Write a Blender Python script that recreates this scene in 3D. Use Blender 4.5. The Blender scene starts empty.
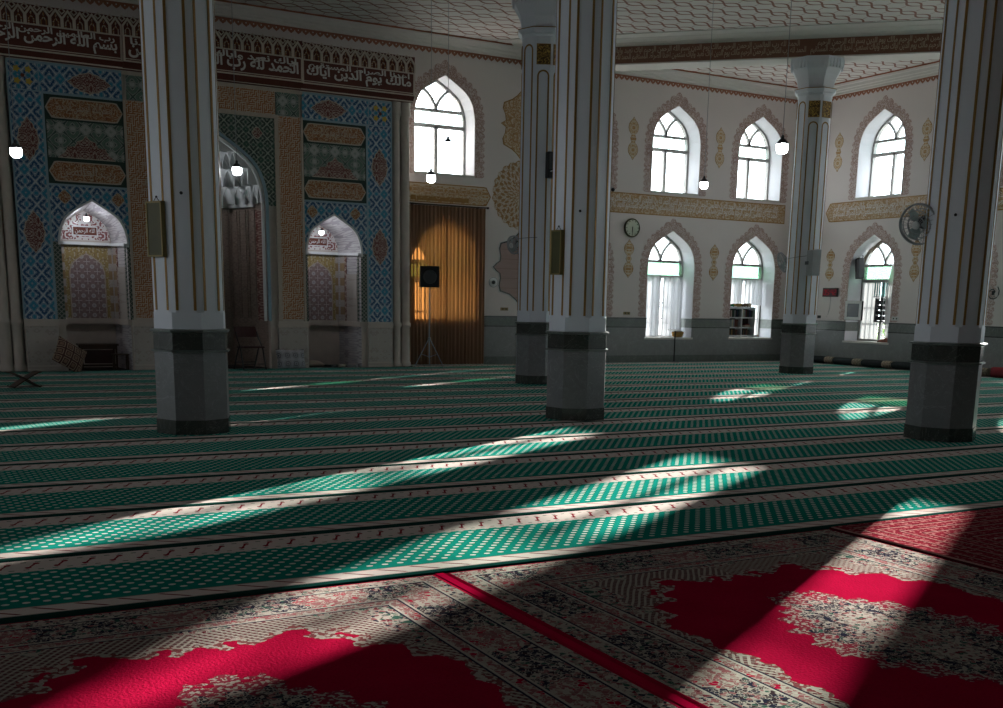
import bpy, bmesh, math, random
from math import pi, sin, cos, tan, atan2, hypot, sqrt, floor
from mathutils import Vector, Matrix

random.seed(11)
SC = bpy.context.scene
COL = SC.collection

# ------------------------------------------------------------------ camera, sky, sun, exposure
# World: x runs along the qibla wall (its right corner at x = 0, room at x < 0), y towards the
# qibla wall (inner face at y = 0), z up.  Metres.
cam_data = bpy.data.cameras.new('camera')
cam = bpy.data.objects.new('camera', cam_data)
COL.objects.link(cam)
cam_data.sensor_fit = 'HORIZONTAL'
cam_data.sensor_width = 36.0
cam_data.lens = 1079.07 / 1003 * 36.0
cam_data.shift_x = -0.02038
cam_data.shift_y = 0.16842
cam_data.clip_end = 400
_yaw, _p, _r = 0.5161635, 0.2024392, 0.0200248      # heading right of +y, pitch down, roll
_F = Vector((sin(_yaw) * cos(_p), cos(_yaw) * cos(_p), -sin(_p)))
_U = Vector((sin(_yaw) * sin(_p), cos(_yaw) * sin(_p), cos(_p)))
_R = Vector((cos(_yaw), -sin(_yaw), 0))
_R2 = _R * cos(_r) + _U * sin(_r)
_U2 = _U * cos(_r) - _R * sin(_r)
_m = Matrix((( _R2.x, _U2.x, -_F.x), (_R2.y, _U2.y, -_F.y), (_R2.z, _U2.z, -_F.z))).to_4x4()
_m.translation = Vector((-23.383, -24.815, 1.6))
cam.matrix_world = _m
SC.camera = cam

SC.view_settings.view_transform = 'Standard'
SC.view_settings.look = 'None'
SC.view_settings.gamma = 1.0
SC.view_settings.exposure = EXPOSURE = -0.12
SC.view_settings.use_curve_mapping = False

world = bpy.data.worlds.new('sky')
SC.world = world
world.use_nodes = True
_bg = world.node_tree.nodes['Background']
_bg.inputs['Color'].default_value = (0.86, 0.94, 1.0, 1)
_bg.inputs['Strength'].default_value = 10.0

sun_data = bpy.data.lights.new('sun', 'SUN')
sun = bpy.data.objects.new('sun', sun_data)
COL.objects.link(sun)
sun_data.energy = 40.0
sun_data.color = (1.0, 0.95, 0.88)
sun_data.angle = 0.0093
SUN_DIR = Vector((1.0, 0.628, 0.285)).normalized()
sun.rotation_euler = SUN_DIR.to_track_quat('Z', 'Y').to_euler()
sun.location = (20, 10, 12)

def portal(loc, rotz, w, h):
    ld = bpy.data.lights.new('daylight_portal', 'AREA')
    ld.shape = 'RECTANGLE'; ld.size = w; ld.size_y = h; ld.energy = 1.0
    ld.cycles.is_portal = True
    o = bpy.data.objects.new('daylight_portal', ld); COL.objects.link(o)
    o.location = loc
    o.rotation_euler = (-pi / 2, 0, rotz)      # shines along the local -y, into the room
    return o

try:
    SC.cycles.use_denoising = True
    SC.cycles.max_bounces = 10
    SC.cycles.diffuse_bounces = 6
    SC.cycles.transparent_max_bounces = 12
    SC.cycles.sample_clamp_indirect = 12.0
    SC.cycles.caustics_reflective = False
    SC.cycles.caustics_refractive = False
except Exception:
    pass

# ------------------------------------------------------------------ mesh helpers
class MB:
    def __init__(self):
        self.v, self.f = [], []
    def add(self, vs, fs):
        b = len(self.v)
        self.v += [tuple(p) for p in vs]
        self.f += [tuple(i + b for i in q) for q in fs]
        return self
    def box(self, x0, x1, y0, y1, z0, z1):
        vs = [(x, y, z) for z in (z0, z1) for y in (y0, y1) for x in (x0, x1)]
        return self.add(vs, [(0, 2, 3, 1), (4, 5, 7, 6), (0, 1, 5, 4), (2, 6, 7, 3), (0, 4, 6, 2), (1, 3, 7, 5)])
    def prism(self, poly, y0, y1):
        """polygon in (x, z) pushed from y0 to y1"""
        n = len(poly)
        vs = [(x, y0, z) for x, z in poly] + [(x, y1, z) for x, z in poly]
        fs = [tuple(range(n)), tuple(range(2 * n - 1, n - 1, -1))]
        fs += [(i, i + n, (i + 1) % n + n, (i + 1) % n) for i in range(n)]
        return self.add(vs, fs)
    def ring(self, outer, inner, y0, y1, closed=True):
        """band between two equally long outlines in (x, z), from y0 to y1"""
        n = len(outer)
        vs = []
        for y in (y0, y1):
            vs += [(x, y, z) for x, z in outer] + [(x, y, z) for x, z in inner]
        fs = []
        m = n if closed else n - 1
        for i in range(m):
            j = (i + 1) % n
            fs += [(i, j, n + j, n + i), (2 * n + i, 3 * n + i, 3 * n + j, 2 * n + j),
                   (i, 2 * n + i, 2 * n + j, j), (n + i, n + j, 3 * n + j, 3 * n + i)]
        if not closed:
            e = n - 1
            fs += [(0, n, 3 * n, 2 * n), (e, 2 * n + e, 3 * n + e, n + e)]
        return self.add(vs, fs)
    def loft(self, loops, closed=True, caps=(True, True)):
        n = len(loops[0]); vs = [p for l in loops for p in l]; fs = []
        for k in range(len(loops) - 1):
            for i in range(n if closed else n - 1):
                j = (i + 1) % n
                fs.append((k * n + i, k * n + j, (k + 1) * n + j, (k + 1) * n + i))
        if caps[0]: fs.append(tuple(range(n - 1, -1, -1)))
        if caps[1]: fs.append(tuple(range((len(loops) - 1) * n, len(loops) * n)))
        return self.add(vs, fs)
    def lathe(self, prof, n=24, c=(0, 0, 0), axis='z'):
        loops = []
        for r, h in prof:
            l = []
            for i in range(n):
                a = 2 * pi * i / n
                if axis == 'z': l.append((c[0] + r * cos(a), c[1] + r * sin(a), c[2] + h))
                elif axis == 'y': l.append((c[0] + r * cos(a), c[1] + h, c[2] - r * sin(a)))
                else: l.append((c[0] + h, c[1] + r * cos(a), c[2] + r * sin(a)))
            loops.append(l)
        return self.loft(loops)
    def tube(self, path, r, n=8):
        loops = []
        P = [Vector(p) for p in path]
        for k, p in enumerate(P):
            t = (P[min(k + 1, len(P) - 1)] - P[max(k - 1, 0)]).normalized()
            a = Vector((0, 0, 1)) if abs(t.z) < 0.9 else Vector((1, 0, 0))
            u = t.cross(a).normalized(); w = t.cross(u)
            rr = r[k] if isinstance(r, (list, tuple)) else r
            loops.append([tuple(p + (u * cos(2 * pi * i / n) + w * sin(2 * pi * i / n)) * rr) for i in range(n)])
        return self.loft(loops)
    def sphere(self, c, r, n=12, m=8, sz=1.0):
        prof = [(max(1e-4, r * sin(pi * k / m)), -r * sz * cos(pi * k / m)) for k in range(m + 1)]
        return self.lathe(prof, n, c)
    def move(self, mat):
        self.v = [tuple(mat @ Vector(p)) for p in self.v]
        return self

def obj(name, mb, mat, parent=None, smooth=False, bevel=None, loc=None, fix=True):
    me = bpy.data.meshes.new(name)
    me.from_pydata(mb.v, [], mb.f)
    if fix:
        bm = bmesh.new(); bm.from_mesh(me)
        bmesh.ops.recalc_face_normals(bm, faces=bm.faces)
        bm.to_mesh(me); bm.free()
    me.materials.append(mat)
    if smooth:
        me.polygons.foreach_set('use_smooth', [True] * len(me.polygons))
        try: me.set_sharp_from_angle(angle=0.9)
        except Exception: pass
    o = bpy.data.objects.new(name, me)
    COL.objects.link(o)
    if parent: o.parent = parent
    if loc: o.location = loc
    if bevel:
        b = o.modifiers.new('bevel', 'BEVEL'); b.width = bevel; b.segments = 2; b.limit_method = 'ANGLE'
    return o

def tag(o, label, cat, group=None, kind=None):
    o['label'] = label; o['category'] = cat
    if group: o['group'] = group
    if kind: o['kind'] = kind
    return o

def thing(name, label, cat, loc=(0, 0, 0), rz=0.0, group=None, kind=None):
    o = bpy.data.objects.new(name, None); COL.objects.link(o)
    o.empty_display_size = 0.2
    o.location = loc; o.rotation_euler = (0, 0, rz)
    return tag(o, label, cat, group, kind)

def struct(o):
    o['kind'] = 'structure'
    return o

def empty_struct(name, loc=(0, 0, 0), rz=0.0):
    o = bpy.data.objects.new(name, None); COL.objects.link(o)
    o.location = loc; o.rotation_euler = (0, 0, rz)
    return struct(o)

def copy_thing(root, loc, rz, label, group=None):
    r = root.copy(); COL.objects.link(r); r.location = loc; r.rotation_euler = (0, 0, rz)
    if label: r['label'] = label
    if group: r['group'] = group
    for ch in list(root.children):
        c = ch.copy(); COL.objects.link(c); c.parent = r
        for g in ch.children:
            d = g.copy(); COL.objects.link(d); d.parent = c
    return r

def text_mb(body, x0, x1, z0, z1, y0, depth=0.006, bold=0.0):
    """raised lettering filling the box x0..x1, z0..z1 in front of the plane y = y0"""
    cu = bpy.data.curves.new('lettering', 'FONT')
    cu.body = body; cu.resolution_u = 2; cu.offset = bold
    o = bpy.data.objects.new('lettering', cu); COL.objects.link(o)
    bpy.context.view_layer.update()
    me = o.to_mesh()
    xs = [v.co.x for v in me.vertices]; ys = [v.co.y for v in me.vertices]
    mb = MB()
    if xs:
        a, b, c, d = min(xs), max(xs), min(ys), max(ys)
        sx, sz = (x1 - x0) / (b - a), (z1 - z0) / (d - c)
        mb.add([(x0 + (v.co.x - a) * sx, y0 - depth, z0 + (v.co.y - c) * sz) for v in me.vertices],
               [tuple(p.vertices) for p in me.polygons])
    o.to_mesh_clear()
    bpy.data.objects.remove(o); bpy.data.curves.remove(cu)
    return mb

_AR = {'ا': (0xFE8D, 0xFE8E, 0, 0), 'ب': (0xFE8F, 0xFE90, 0xFE91, 0xFE92), 'س': (0xFEB1, 0xFEB2, 0xFEB3, 0xFEB4),
       'م': (0xFEE1, 0xFEE2, 0xFEE3, 0xFEE4), 'ل': (0xFEDD, 0xFEDE, 0xFEDF, 0xFEE0), 'ه': (0xFEE9, 0xFEEA, 0xFEEB, 0xFEEC),
       'ر': (0xFEAD, 0xFEAE, 0, 0), 'ح': (0xFEA1, 0xFEA2, 0xFEA3, 0xFEA4), 'ن': (0xFEE5, 0xFEE6, 0xFEE7, 0xFEE8),
       'ي': (0xFEF1, 0xFEF2, 0xFEF3, 0xFEF4), 'د': (0xFEA9, 0xFEAA, 0, 0), 'و': (0xFEED, 0xFEEE, 0, 0),
       'ك': (0xFED9, 0xFEDA, 0xFEDB, 0xFEDC), 'ع': (0xFEC9, 0xFECA, 0xFECB, 0xFECC), 'ت': (0xFE95, 0xFE96, 0xFE97, 0xFE98),
       'ص': (0xFEB9, 0xFEBA, 0xFEBB, 0xFEBC), 'ط': (0xFEC1, 0xFEC2, 0xFEC3, 0xFEC4), 'ق': (0xFED5, 0xFED6, 0xFED7, 0xFED8)}
def arabic(txt):
    """joined letter forms in reading order right to left"""
    out = []; n = len(txt)
    for i, c in enumerate(txt):
        if c not in _AR: out.append(c); continue
        f = _AR[c]
        prev = i > 0 and txt[i - 1] in _AR and _AR[txt[i - 1]][2] != 0
        nxt = i < n - 1 and txt[i + 1] in _AR and f[2] != 0
        k = 3 if prev and nxt else 1 if prev else 2 if nxt else 0
        out.append(chr(f[k] or f[1]))
    return ''.join(reversed(out))
BISM = 'بسم الله الرحمن الرحيم'
HAMD = 'الحمد لله رب العالمين الرحمن الرحيم مالك يوم الدين'
IYAK = 'اياك نعبد واياك نستعين اهدنا الصراط المستقيم'

# ------------------------------------------------------------------ shader helper
class X:
    """a float socket with arithmetic"""
    def __init__(self, g, s): self.g, self.s = g, s
    def _op(self, op, *o): return self.g.math(op, self, *o)
    def __add__(self, o): return self._op('ADD', o)
    __radd__ = __add__
    def __sub__(self, o): return self._op('SUBTRACT', o)
    def __rsub__(self, o): return self.g.math('SUBTRACT', o, self)
    def __mul__(self, o): return self._op('MULTIPLY', o)
    __rmul__ = __mul__
    def __truediv__(self, o): return self._op('DIVIDE', o)
    def __neg__(self): return self._op('MULTIPLY', -1.0)
    def abs(self): return self._op('ABSOLUTE')
    def frac(self): return self._op('FRACT')
    def floor(self): return self._op('FLOOR')
    def sin(self): return self._op('SINE')
    def cos(self): return self._op('COSINE')
    def sqrt(self): return self._op('SQRT')
    def pow(self, e): return self._op('POWER', e)
    def gt(self, o): return self._op('GREATER_THAN', o)
    def lt(self, o): return self._op('LESS_THAN', o)
    def mod(self, o): return self._op('FLOORED_MODULO', o)
    def min(self, o): return self._op('MINIMUM', o)
    def max(self, o): return self._op('MAXIMUM', o)
    def pp(self, o): return self._op('PINGPONG', o)

class G:
    def __init__(self, name):
        self.m = bpy.data.materials.new(name); self.m.use_nodes = True
        self.nt = self.m.node_tree; self.N = self.nt.nodes; self.L = self.nt.links
        self.N.clear()
        self.out = self.N.new('ShaderNodeOutputMaterial')
        self._xyz = None
    def set(self, sock, val):
        if isinstance(val, X): self.L.new(val.s, sock)
        elif hasattr(val, 'is_linked'): self.L.new(val, sock)
        elif isinstance(val, (tuple, list)):
            sock.default_value = tuple(val) + ((1.0,) if len(val) == 3 and len(sock.default_value) == 4 else ())
        else: sock.default_value = val
    def math(self, op, *a):
        n = self.N.new('ShaderNodeMath'); n.operation = op
        for i, v in enumerate(a): self.set(n.inputs[i], v)
        return X(self, n.outputs[0])
    def vec(self, x, y, z=0.0):
        n = self.N.new('ShaderNodeCombineXYZ')
        for i, v in enumerate((x, y, z)): self.set(n.inputs[i], v)
        return n.outputs[0]
    def xyz(self):
        if not self._xyz:
            t = self.N.new('ShaderNodeTexCoord'); s = self.N.new('ShaderNodeSeparateXYZ')
            self.L.new(t.outputs['Object'], s.inputs[0])
            self.co = t.outputs['Object']
            self._xyz = tuple(X(self, o) for o in s.outputs)
        return self._xyz
    def noise(self, v, scale, detail=2.0, rough=0.5, dist=0.0):
        n = self.N.new('ShaderNodeTexNoise'); self.L.new(v, n.inputs['Vector'])
        n.inputs['Scale'].default_value = scale; n.inputs['Detail'].default_value = detail
        n.inputs['Roughness'].default_value = rough; n.inputs['Distortion'].default_value = dist
        return X(self, n.outputs['Fac'])
    def voro(self, v, scale, feature='F1', out='Distance', metric='EUCLIDEAN', rnd=1.0):
        n = self.N.new('ShaderNodeTexVoronoi'); n.feature = feature
        if feature != 'DISTANCE_TO_EDGE': n.distance = metric
        self.L.new(v, n.inputs['Vector']); n.inputs['Scale'].default_value = scale
        n.inputs['Randomness'].default_value = rnd
        return X(self, n.outputs[out]) if out == 'Distance' else n.outputs[out]
    def white(self, v):
        n = self.N.new('ShaderNodeTexWhiteNoise'); n.noise_dimensions = '3D'; self.L.new(v, n.inputs['Vector'])
        return X(self, n.outputs['Value'])
    def mix(self, f, a, b):
        n = self.N.new('ShaderNodeMix'); n.data_type = 'RGBA'; n.clamp_factor = True
        self.set(n.inputs[0], f); self.set(n.inputs[6], a); self.set(n.inputs[7], b)
        return n.outputs[2]
    def ramp(self, f, stops, mode='CONSTANT'):
        n = self.N.new('ShaderNodeValToRGB'); n.color_ramp.interpolation = mode
        e = n.color_ramp.elements
        while len(e) < len(stops): e.new(1.0)
        for i, (p, c) in enumerate(stops): e[i].position = p; e[i].color = tuple(c) + (1.0,)
        self.set(n.inputs[0], f)
        return n.outputs[0]
    def step(self, x, a, b):
        n = self.N.new('ShaderNodeMapRange'); n.interpolation_type = 'SMOOTHSTEP'
        self.set(n.inputs[0], x); n.inputs[1].default_value = a; n.inputs[2].default_value = b
        return X(self, n.outputs[0])
    def band(self, x, a, b):
        return x.gt(a) * x.lt(b)
    def surface(self, color, rough=0.7, metal=0.0, spec=0.3, bump=None, bdist=0.01, bstr=0.5, sheen=0.0):
        b = self.N.new('ShaderNodeBsdfPrincipled')
        self.set(b.inputs['Base Color'], color); self.set(b.inputs['Roughness'], rough)
        b.inputs['Metallic'].default_value = metal; b.inputs['Specular IOR Level'].default_value = spec
        if sheen: b.inputs['Sheen Weight'].default_value = sheen
        if bump is not None:
            n = self.N.new('ShaderNodeBump'); n.inputs['Distance'].default_value = bdist
            n.inputs['Strength'].default_value = bstr
            self.set(n.inputs['Height'], bump); self.L.new(n.outputs[0], b.inputs['Normal'])
        self.L.new(b.outputs[0], self.out.inputs[0])
        return self.m

def plain(name, c, rough=0.6, metal=0.0, spec=0.3, var=0.12, scale=6.0):
    g = G(name); g.xyz()
    n = g.noise(g.co, scale, 4.0)
    d = tuple(k * (1 - var) for k in c); e = tuple(min(1, k * (1 + var)) for k in c)
    return g.surface(g.mix(n, d, e), rough, metal, spec)

# ------------------------------------------------------------------ materials
M = {}
def pattern_lines(g, x, z, px, pz, scale, freq, w, seed=0.0, warp=0.0):
    """mirror-folded contour scrolls: 1 on the line, 0 off it"""
    fx, fz = x.pp(px), z.pp(pz)
    n = g.noise(g.vec(fx, fz, seed), scale, 1.5, 0.45, warp)
    return ((n * freq).frac() - 0.5).abs().lt(w), n, fx, fz

def m_plaster():
    g = G('plaster'); g.xyz()
    n = g.noise(g.co, 0.7, 4.0); f = g.noise(g.co, 60.0, 2.0)
    c = g.mix(n, (0.59, 0.535, 0.52), (0.67, 0.62, 0.605))
    return g.surface(c, 0.85, 0, 0.2, bump=f, bdist=0.004, bstr=0.3)
M['plaster'] = m_plaster()
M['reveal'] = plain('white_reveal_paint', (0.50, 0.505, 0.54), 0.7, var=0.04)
M['moulding'] = plain('cornice_paint', (0.66, 0.63, 0.60), 0.7, var=0.05)
M['column'] = plain('column_paint', (0.61, 0.63, 0.685), 0.5, var=0.05, scale=2.0)
M['goldline'] = plain('gold_line_paint', (0.27, 0.145, 0.035), 0.45, 0.25, var=0.25, scale=9)
M['white_metal'] = plain('window_frame_paint', (0.30, 0.295, 0.285), 0.45, var=0.06)
M['black'] = plain('black_plastic', (0.015, 0.015, 0.017), 0.5)
M['darkgrey'] = plain('dark_grey_plastic', (0.05, 0.05, 0.055), 0.5)
M['grey'] = plain('grey_plastic', (0.30, 0.31, 0.32), 0.5)
M['lightgrey'] = plain('light_grey_plastic', (0.55, 0.56, 0.56), 0.4)
M['steel'] = plain('steel', (0.45, 0.45, 0.46), 0.3, 0.9)
M['brownline'] = plain('brown_paint', (0.30, 0.10, 0.055), 0.7, var=0.2, scale=12)
M['wood'] = plain('dark_wood', (0.045, 0.025, 0.014), 0.5, var=0.4, scale=9)
M['darkred'] = plain('dark_red_vinyl', (0.04, 0.013, 0.012), 0.5, var=0.2)
M['sill'] = plain('pale_stone_sill', (0.52, 0.50, 0.46), 0.4, var=0.1)
M['white'] = plain('white_lacquer', (0.62, 0.63, 0.63), 0.4, var=0.05)
M['cream_stone'] = plain('cream_stone', (0.46, 0.40, 0.35), 0.6, var=0.16, scale=5)

def m_marble(name, a, b, vein, scale=9.0, rough=0.28):
    g = G(name); g.xyz()
    n = g.noise(g.co, scale, 8.0, 0.7); s = g.noise(g.co, scale * 14, 2.0, 0.6)
    v = g.noise(g.co, 2.2, 5.0, 0.65, 1.6)
    c = g.mix(n, a, b)
    c = g.mix(g.step((v - 0.5).abs(), 0.012, 0.0) * 0.5, c, vein)
    c = g.mix(g.step(s, 0.60, 0.70) * 0.5, c, vein)
    return g.surface(c, rough, 0, 0.5)
M['marble_grey'] = m_marble('grey_granite', (0.105, 0.105, 0.11), (0.20, 0.20, 0.205), (0.30, 0.30, 0.31))
M['marble_wall'] = m_marble('grey_marble_wainscot', (0.13, 0.135, 0.135), (0.22, 0.225, 0.225), (0.30, 0.31, 0.31), 5.0, 0.35)
M['marble_dark'] = m_marble('dark_green_marble', (0.018, 0.02, 0.018), (0.055, 0.06, 0.052), (0.16, 0.17, 0.155), 7.0, 0.22)
M['marble_band'] = m_marble('green_marble_band', (0.05, 0.06, 0.055), (0.13, 0.15, 0.135), (0.25, 0.27, 0.25), 9.0, 0.3)

def m_ceiling():
    g = G('ceiling_lattice'); x, y, z = g.xyz()
    P, Q = 0.86, 0.52
    a = (x * (2 * pi / P)).sin() * 0.25
    l1 = ((y / Q + a).frac() - 0.5).abs().lt(0.06)
    l2 = ((y / Q - a).frac() - 0.5).abs().lt(0.06)
    tie = ((x / P * 2 + 0.0).frac() - 0.5).abs().lt(0.02) * ((y / Q).frac() - 0.5).abs().gt(0.38)
    n = g.noise(g.co, 1.2, 3.0)
    base = g.mix(n, (0.64, 0.59, 0.57), (0.70, 0.66, 0.64))
    c = g.mix(l1.max(l2).max(tie), base, (0.27, 0.125, 0.10))
    return g.surface(c, 0.8)
M['ceiling'] = m_ceiling()

def m_tile(name, bg, line, accent, px, pz, scale=9.0, freq=5.0, w=0.13, seed=0.0, rough=0.35, acc=0.60):
    g = G(name); x, y, z = g.xyz()
    l, n, fx, fz = pattern_lines(g, x, z, px, pz, scale, freq, w, seed)
    blob = g.noise(g.vec(fx, fz, seed + 5.0), scale * 1.3, 1.0)
    c = g.mix(blob.gt(acc), bg, accent)
    c = g.mix(l, c, line)
    fine = g.noise(g.co, 70.0, 1.0)
    c = g.mix(fine * 0.25, c, tuple(k * 0.5 for k in bg))
    return g.surface(c, rough, 0, 0.4)
def m_scroll(name, bg, line, leaf, dark, p, q, w=0.13, amp=1.5, rough=0.35):
    g = G(name); x, y, z = g.xyz()
    x, z = x.pp(p), z.pp(q)                  # mirrored repeat
    k, m = 1.5 * pi / p, 1.5 * pi / q
    a = (x * k + (z * m).sin() * amp).sin(); b = (z * m + (x * k).sin() * amp).sin()
    f = a * b
    f2 = (x * k * 2.0 + (z * m * 2.0).cos() * 1.2).cos() * (z * m * 2.0 + (x * k * 2.0).cos() * 1.2).cos()
    c = g.mix(f.gt(0.42), bg, leaf)
    c = g.mix(f.lt(-0.50), c, dark)
    c = g.mix(f.abs().lt(w).max((f.abs() - 0.45).abs().lt(w * 0.45)).max((f2 - 0.62).abs().lt(0.10)), c, line)
    fine = g.noise(g.co, 60.0, 1.0)
    return g.surface(g.mix(fine * 0.25, c, tuple(j * 0.5 for j in bg)), rough, 0, 0.4)
M['blue_tile'] = m_scroll('blue_arabesque_tile', (0.012, 0.135, 0.28), (0.50, 0.52, 0.53), (0.03, 0.24, 0.36), (0.01, 0.07, 0.17), 0.19, 0.22)
M['green_tile'] = m_scroll('green_arabesque_tile', (0.30, 0.31, 0.29), (0.025, 0.07, 0.05), (0.36, 0.36, 0.34), (0.10, 0.17, 0.13), 0.24, 0.24, 0.075)
M['spandrel_tile'] = m_scroll('dark_green_spandrel_tile', (0.02, 0.05, 0.035), (0.36, 0.38, 0.33), (0.03, 0.09, 0.06), (0.015, 0.04, 0.03), 0.155, 0.15, 0.12)
M['red_tile'] = m_tile('maroon_scroll_tile', (0.14, 0.030, 0.022), (0.42, 0.34, 0.29), (0.10, 0.022, 0.018), 0.19, 0.13, 15.0, 4.0, 0.17, 2.2)
M['lunette_tile'] = m_tile('maroon_on_white_scroll_tile', (0.62, 0.58, 0.57), (0.20, 0.03, 0.03), (0.60, 0.56, 0.55), 0.52, 0.4, 10.0, 4.0, 0.20, 9.2)
M['orange_callig'] = m_tile('orange_cartouche_tile', (0.30, 0.115, 0.035), (0.46, 0.36, 0.25), (0.22, 0.08, 0.03), 5.0, 5.0, 13.0, 5.0, 0.19, 3.3)
M['gold_floral'] = m_tile('gold_scroll_paint', (0.56, 0.46, 0.34), (0.38, 0.19, 0.05), (0.52, 0.36, 0.18), 0.155, 0.28, 13.0, 4.0, 0.22, 5.0, 0.7)
M['gold_band'] = m_tile('gold_band_paint', (0.40, 0.24, 0.11), (0.58, 0.47, 0.35), (0.36, 0.20, 0.085), 1.4, 0.8, 11.0, 4.5, 0.18, 6.0, 0.66)
M['vault_tile'] = m_tile('pale_vault_tile', (0.44, 0.42, 0.43), (0.24, 0.22, 0.24), (0.52, 0.50, 0.50), 0.14, 0.14, 14.0, 3.0, 0.15, 8.0)
M['yellow_tile'] = m_tile('ochre_niche_spandrel_tile', (0.33, 0.24, 0.09), (0.48, 0.43, 0.32), (0.24, 0.16, 0.07), 0.5, 0.3, 12.0, 4.0, 0.14, 8.4)
M['brown_back'] = m_tile('brown_mihrab_tile', (0.26, 0.20, 0.165), (0.20, 0.15, 0.12), (0.30, 0.235, 0.20), 0.27, 0.35, 9.0, 5.0, 0.15, 2.9)

def m_kufic():
    g = G('orange_kufic_maze_tile'); x, y, z = g.xyz()
    c = 0.042
    cx, cz = x / c, z / c
    w = g.white(g.vec(cx.floor(), cz.floor(), 3.0)).gt(0.5)
    w2 = g.white(g.vec(cx.floor(), cz.floor(), 8.0)).gt(0.72)
    hx, hz = cx.frac().lt(0.40), cz.frac().lt(0.40)
    l = (w * hx + (1.0 - w) * hz).max(w2 * hx)
    n = g.noise(g.co, 2.5, 2.0)
    bg = g.mix(n, (0.26, 0.095, 0.025), (0.36, 0.14, 0.04))
    return g.surface(g.mix(l, bg, (0.48, 0.40, 0.33)), 0.45)
M['kufic'] = m_kufic()

def m_frieze(name, a, b):
    g = G(name); g.xyz()
    n = g.noise(g.co, 14.0, 3.0)
    return g.surface(g.mix(n, a, b), 0.6)
M['frieze_bg'] = m_frieze('maroon_frieze_ground', (0.085, 0.020, 0.014), (0.13, 0.035, 0.022))
M['frieze_line'] = m_frieze('buff_frieze_relief', (0.48, 0.39, 0.33), (0.56, 0.47, 0.40))
M['frieze_letter'] = m_frieze('pale_frieze_lettering', (0.54, 0.50, 0.48), (0.62, 0.58, 0.56))
M['beam_bg'] = m_frieze('brown_beam_ground', (0.17, 0.075, 0.045), (0.22, 0.10, 0.06))
M['beam_letter'] = m_frieze('buff_beam_lettering', (0.42, 0.32, 0.24), (0.50, 0.40, 0.32))
M['deep_red'] = m_frieze('maroon_cutout', (0.10, 0.025, 0.015), (0.17, 0.05, 0.03))
M['yellow'] = plain('yellow_tile', (0.50, 0.34, 0.05), 0.4)
M['tile_edge'] = plain('pale_blue_tile_edge', (0.24, 0.34, 0.40), 0.4)
M['dark_edge'] = plain('dark_green_tile_edge', (0.018, 0.04, 0.03), 0.4)
M['cream_tile'] = plain('cream_tile', (0.42, 0.35, 0.29), 0.5, var=0.2, scale=20)
M['carved_stone'] = m_tile('carved_cream_stone', (0.40, 0.36, 0.325), (0.33, 0.29, 0.26), (0.42, 0.38, 0.345), 0.27, 0.3, 6.0, 4.0, 0.12, 4.4, 0.6)

def m_checker(name, a, b, s):
    g = G(name); x, y, z = g.xyz()
    u, v = (x + z) / s, (x - z) / s
    l = (u.frac() - 0.5).abs().gt(0.38).max((v.frac() - 0.5).abs().gt(0.38))
    return g.surface(g.mix(l, a, b), 0.45)
M['lozenge'] = m_checker('green_lozenge_tile', (0.05, 0.08, 0.06), (0.26, 0.25, 0.22), 0.09)
M['checker_blue'] = m_checker('blue_grey_lozenge_tile', (0.10, 0.12, 0.17), (0.24, 0.24, 0.27), 0.05)

def m_circles():
    g = G('mauve_star_and_disc_tile'); x, y, z = g.xyz()
    p = 0.205
    def disc(ox, oz, r0, r1):
        a = ((x / p + ox).frac() - 0.5) * p; b = ((z / p + oz).frac() - 0.5) * p
        r = (a * a + b * b).sqrt()
        return r.gt(r0) * r.lt(r1), a, b, r
    d, a, b, r = disc(0, 0, -1.0, 0.046)
    e, a2, b2, r2 = disc(0.5, 0.5, -1.0, 0.06)
    cross = a2.abs().min(b2.abs()).lt(0.007) * r2.lt(0.07)
    cross2 = ((a.abs() - b.abs()).abs()).lt(0.006) * r.gt(0.05)
    c = g.mix(g.noise(g.co, 20.0, 2.0), (0.22, 0.155, 0.15), (0.27, 0.195, 0.19))
    c = g.mix(cross2, c, (0.15, 0.10, 0.10))
    c = g.mix(cross, c, (0.45, 0.40, 0.40))
    c = g.mix(d, c, (0.40, 0.375, 0.39))
    c = g.mix(r.lt(0.02), c, (0.30, 0.27, 0.29))
    return g.surface(c, 0.4)
M['circles'] = m_circles()

def m_strip():
    g = G('ochre_and_white_block_tile'); x, y, z = g.xyz()
    v = (z / 0.34).frac()
    c = g.mix(v.lt(0.55) * v.gt(0.08), (0.30, 0.20, 0.10), (0.46, 0.43, 0.42))
    n = g.noise(g.co, 30.0, 2.0)
    return g.surface(g.mix(n * 0.6, c, (0.24, 0.17, 0.12)), 0.5)
M['block_strip'] = m_strip()

def m_surround():
    g = G('pink_lace_paint'); g.xyz()
    d = g.voro(g.co, 11.0, 'F1')
    n = g.noise(g.co, 26.0, 1.5)
    c = g.mix(g.band(d * 11.0, 3.2, 4.6).max((n - 0.5).abs().lt(0.045)), (0.33, 0.215, 0.19), (0.58, 0.485, 0.46))
    return g.surface(c, 0.8)
M['surround'] = m_surround()
M['dentil'] = m_frieze('brown_dentil_paint', (0.25, 0.085, 0.045), (0.40, 0.18, 0.115))

def m_round():
    g = G('gold_rosette_paint'); x, y, z = g.xyz()
    r = (x * x + z * z).sqrt(); th = g.math('ARCTAN2', z, x)
    k = (r * 26.0 + (th * 12.0).sin() * 0.9).sin() * (th * 24.0).cos()
    n = g.noise(g.co, 16.0, 1.5)
    l = k.gt(0.15).max((n - 0.5).abs().lt(0.03))
    return g.surface(g.mix(l, (0.55, 0.475, 0.40), (0.33, 0.19, 0.085)), 0.8)
M['rosette'] = m_round()

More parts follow.
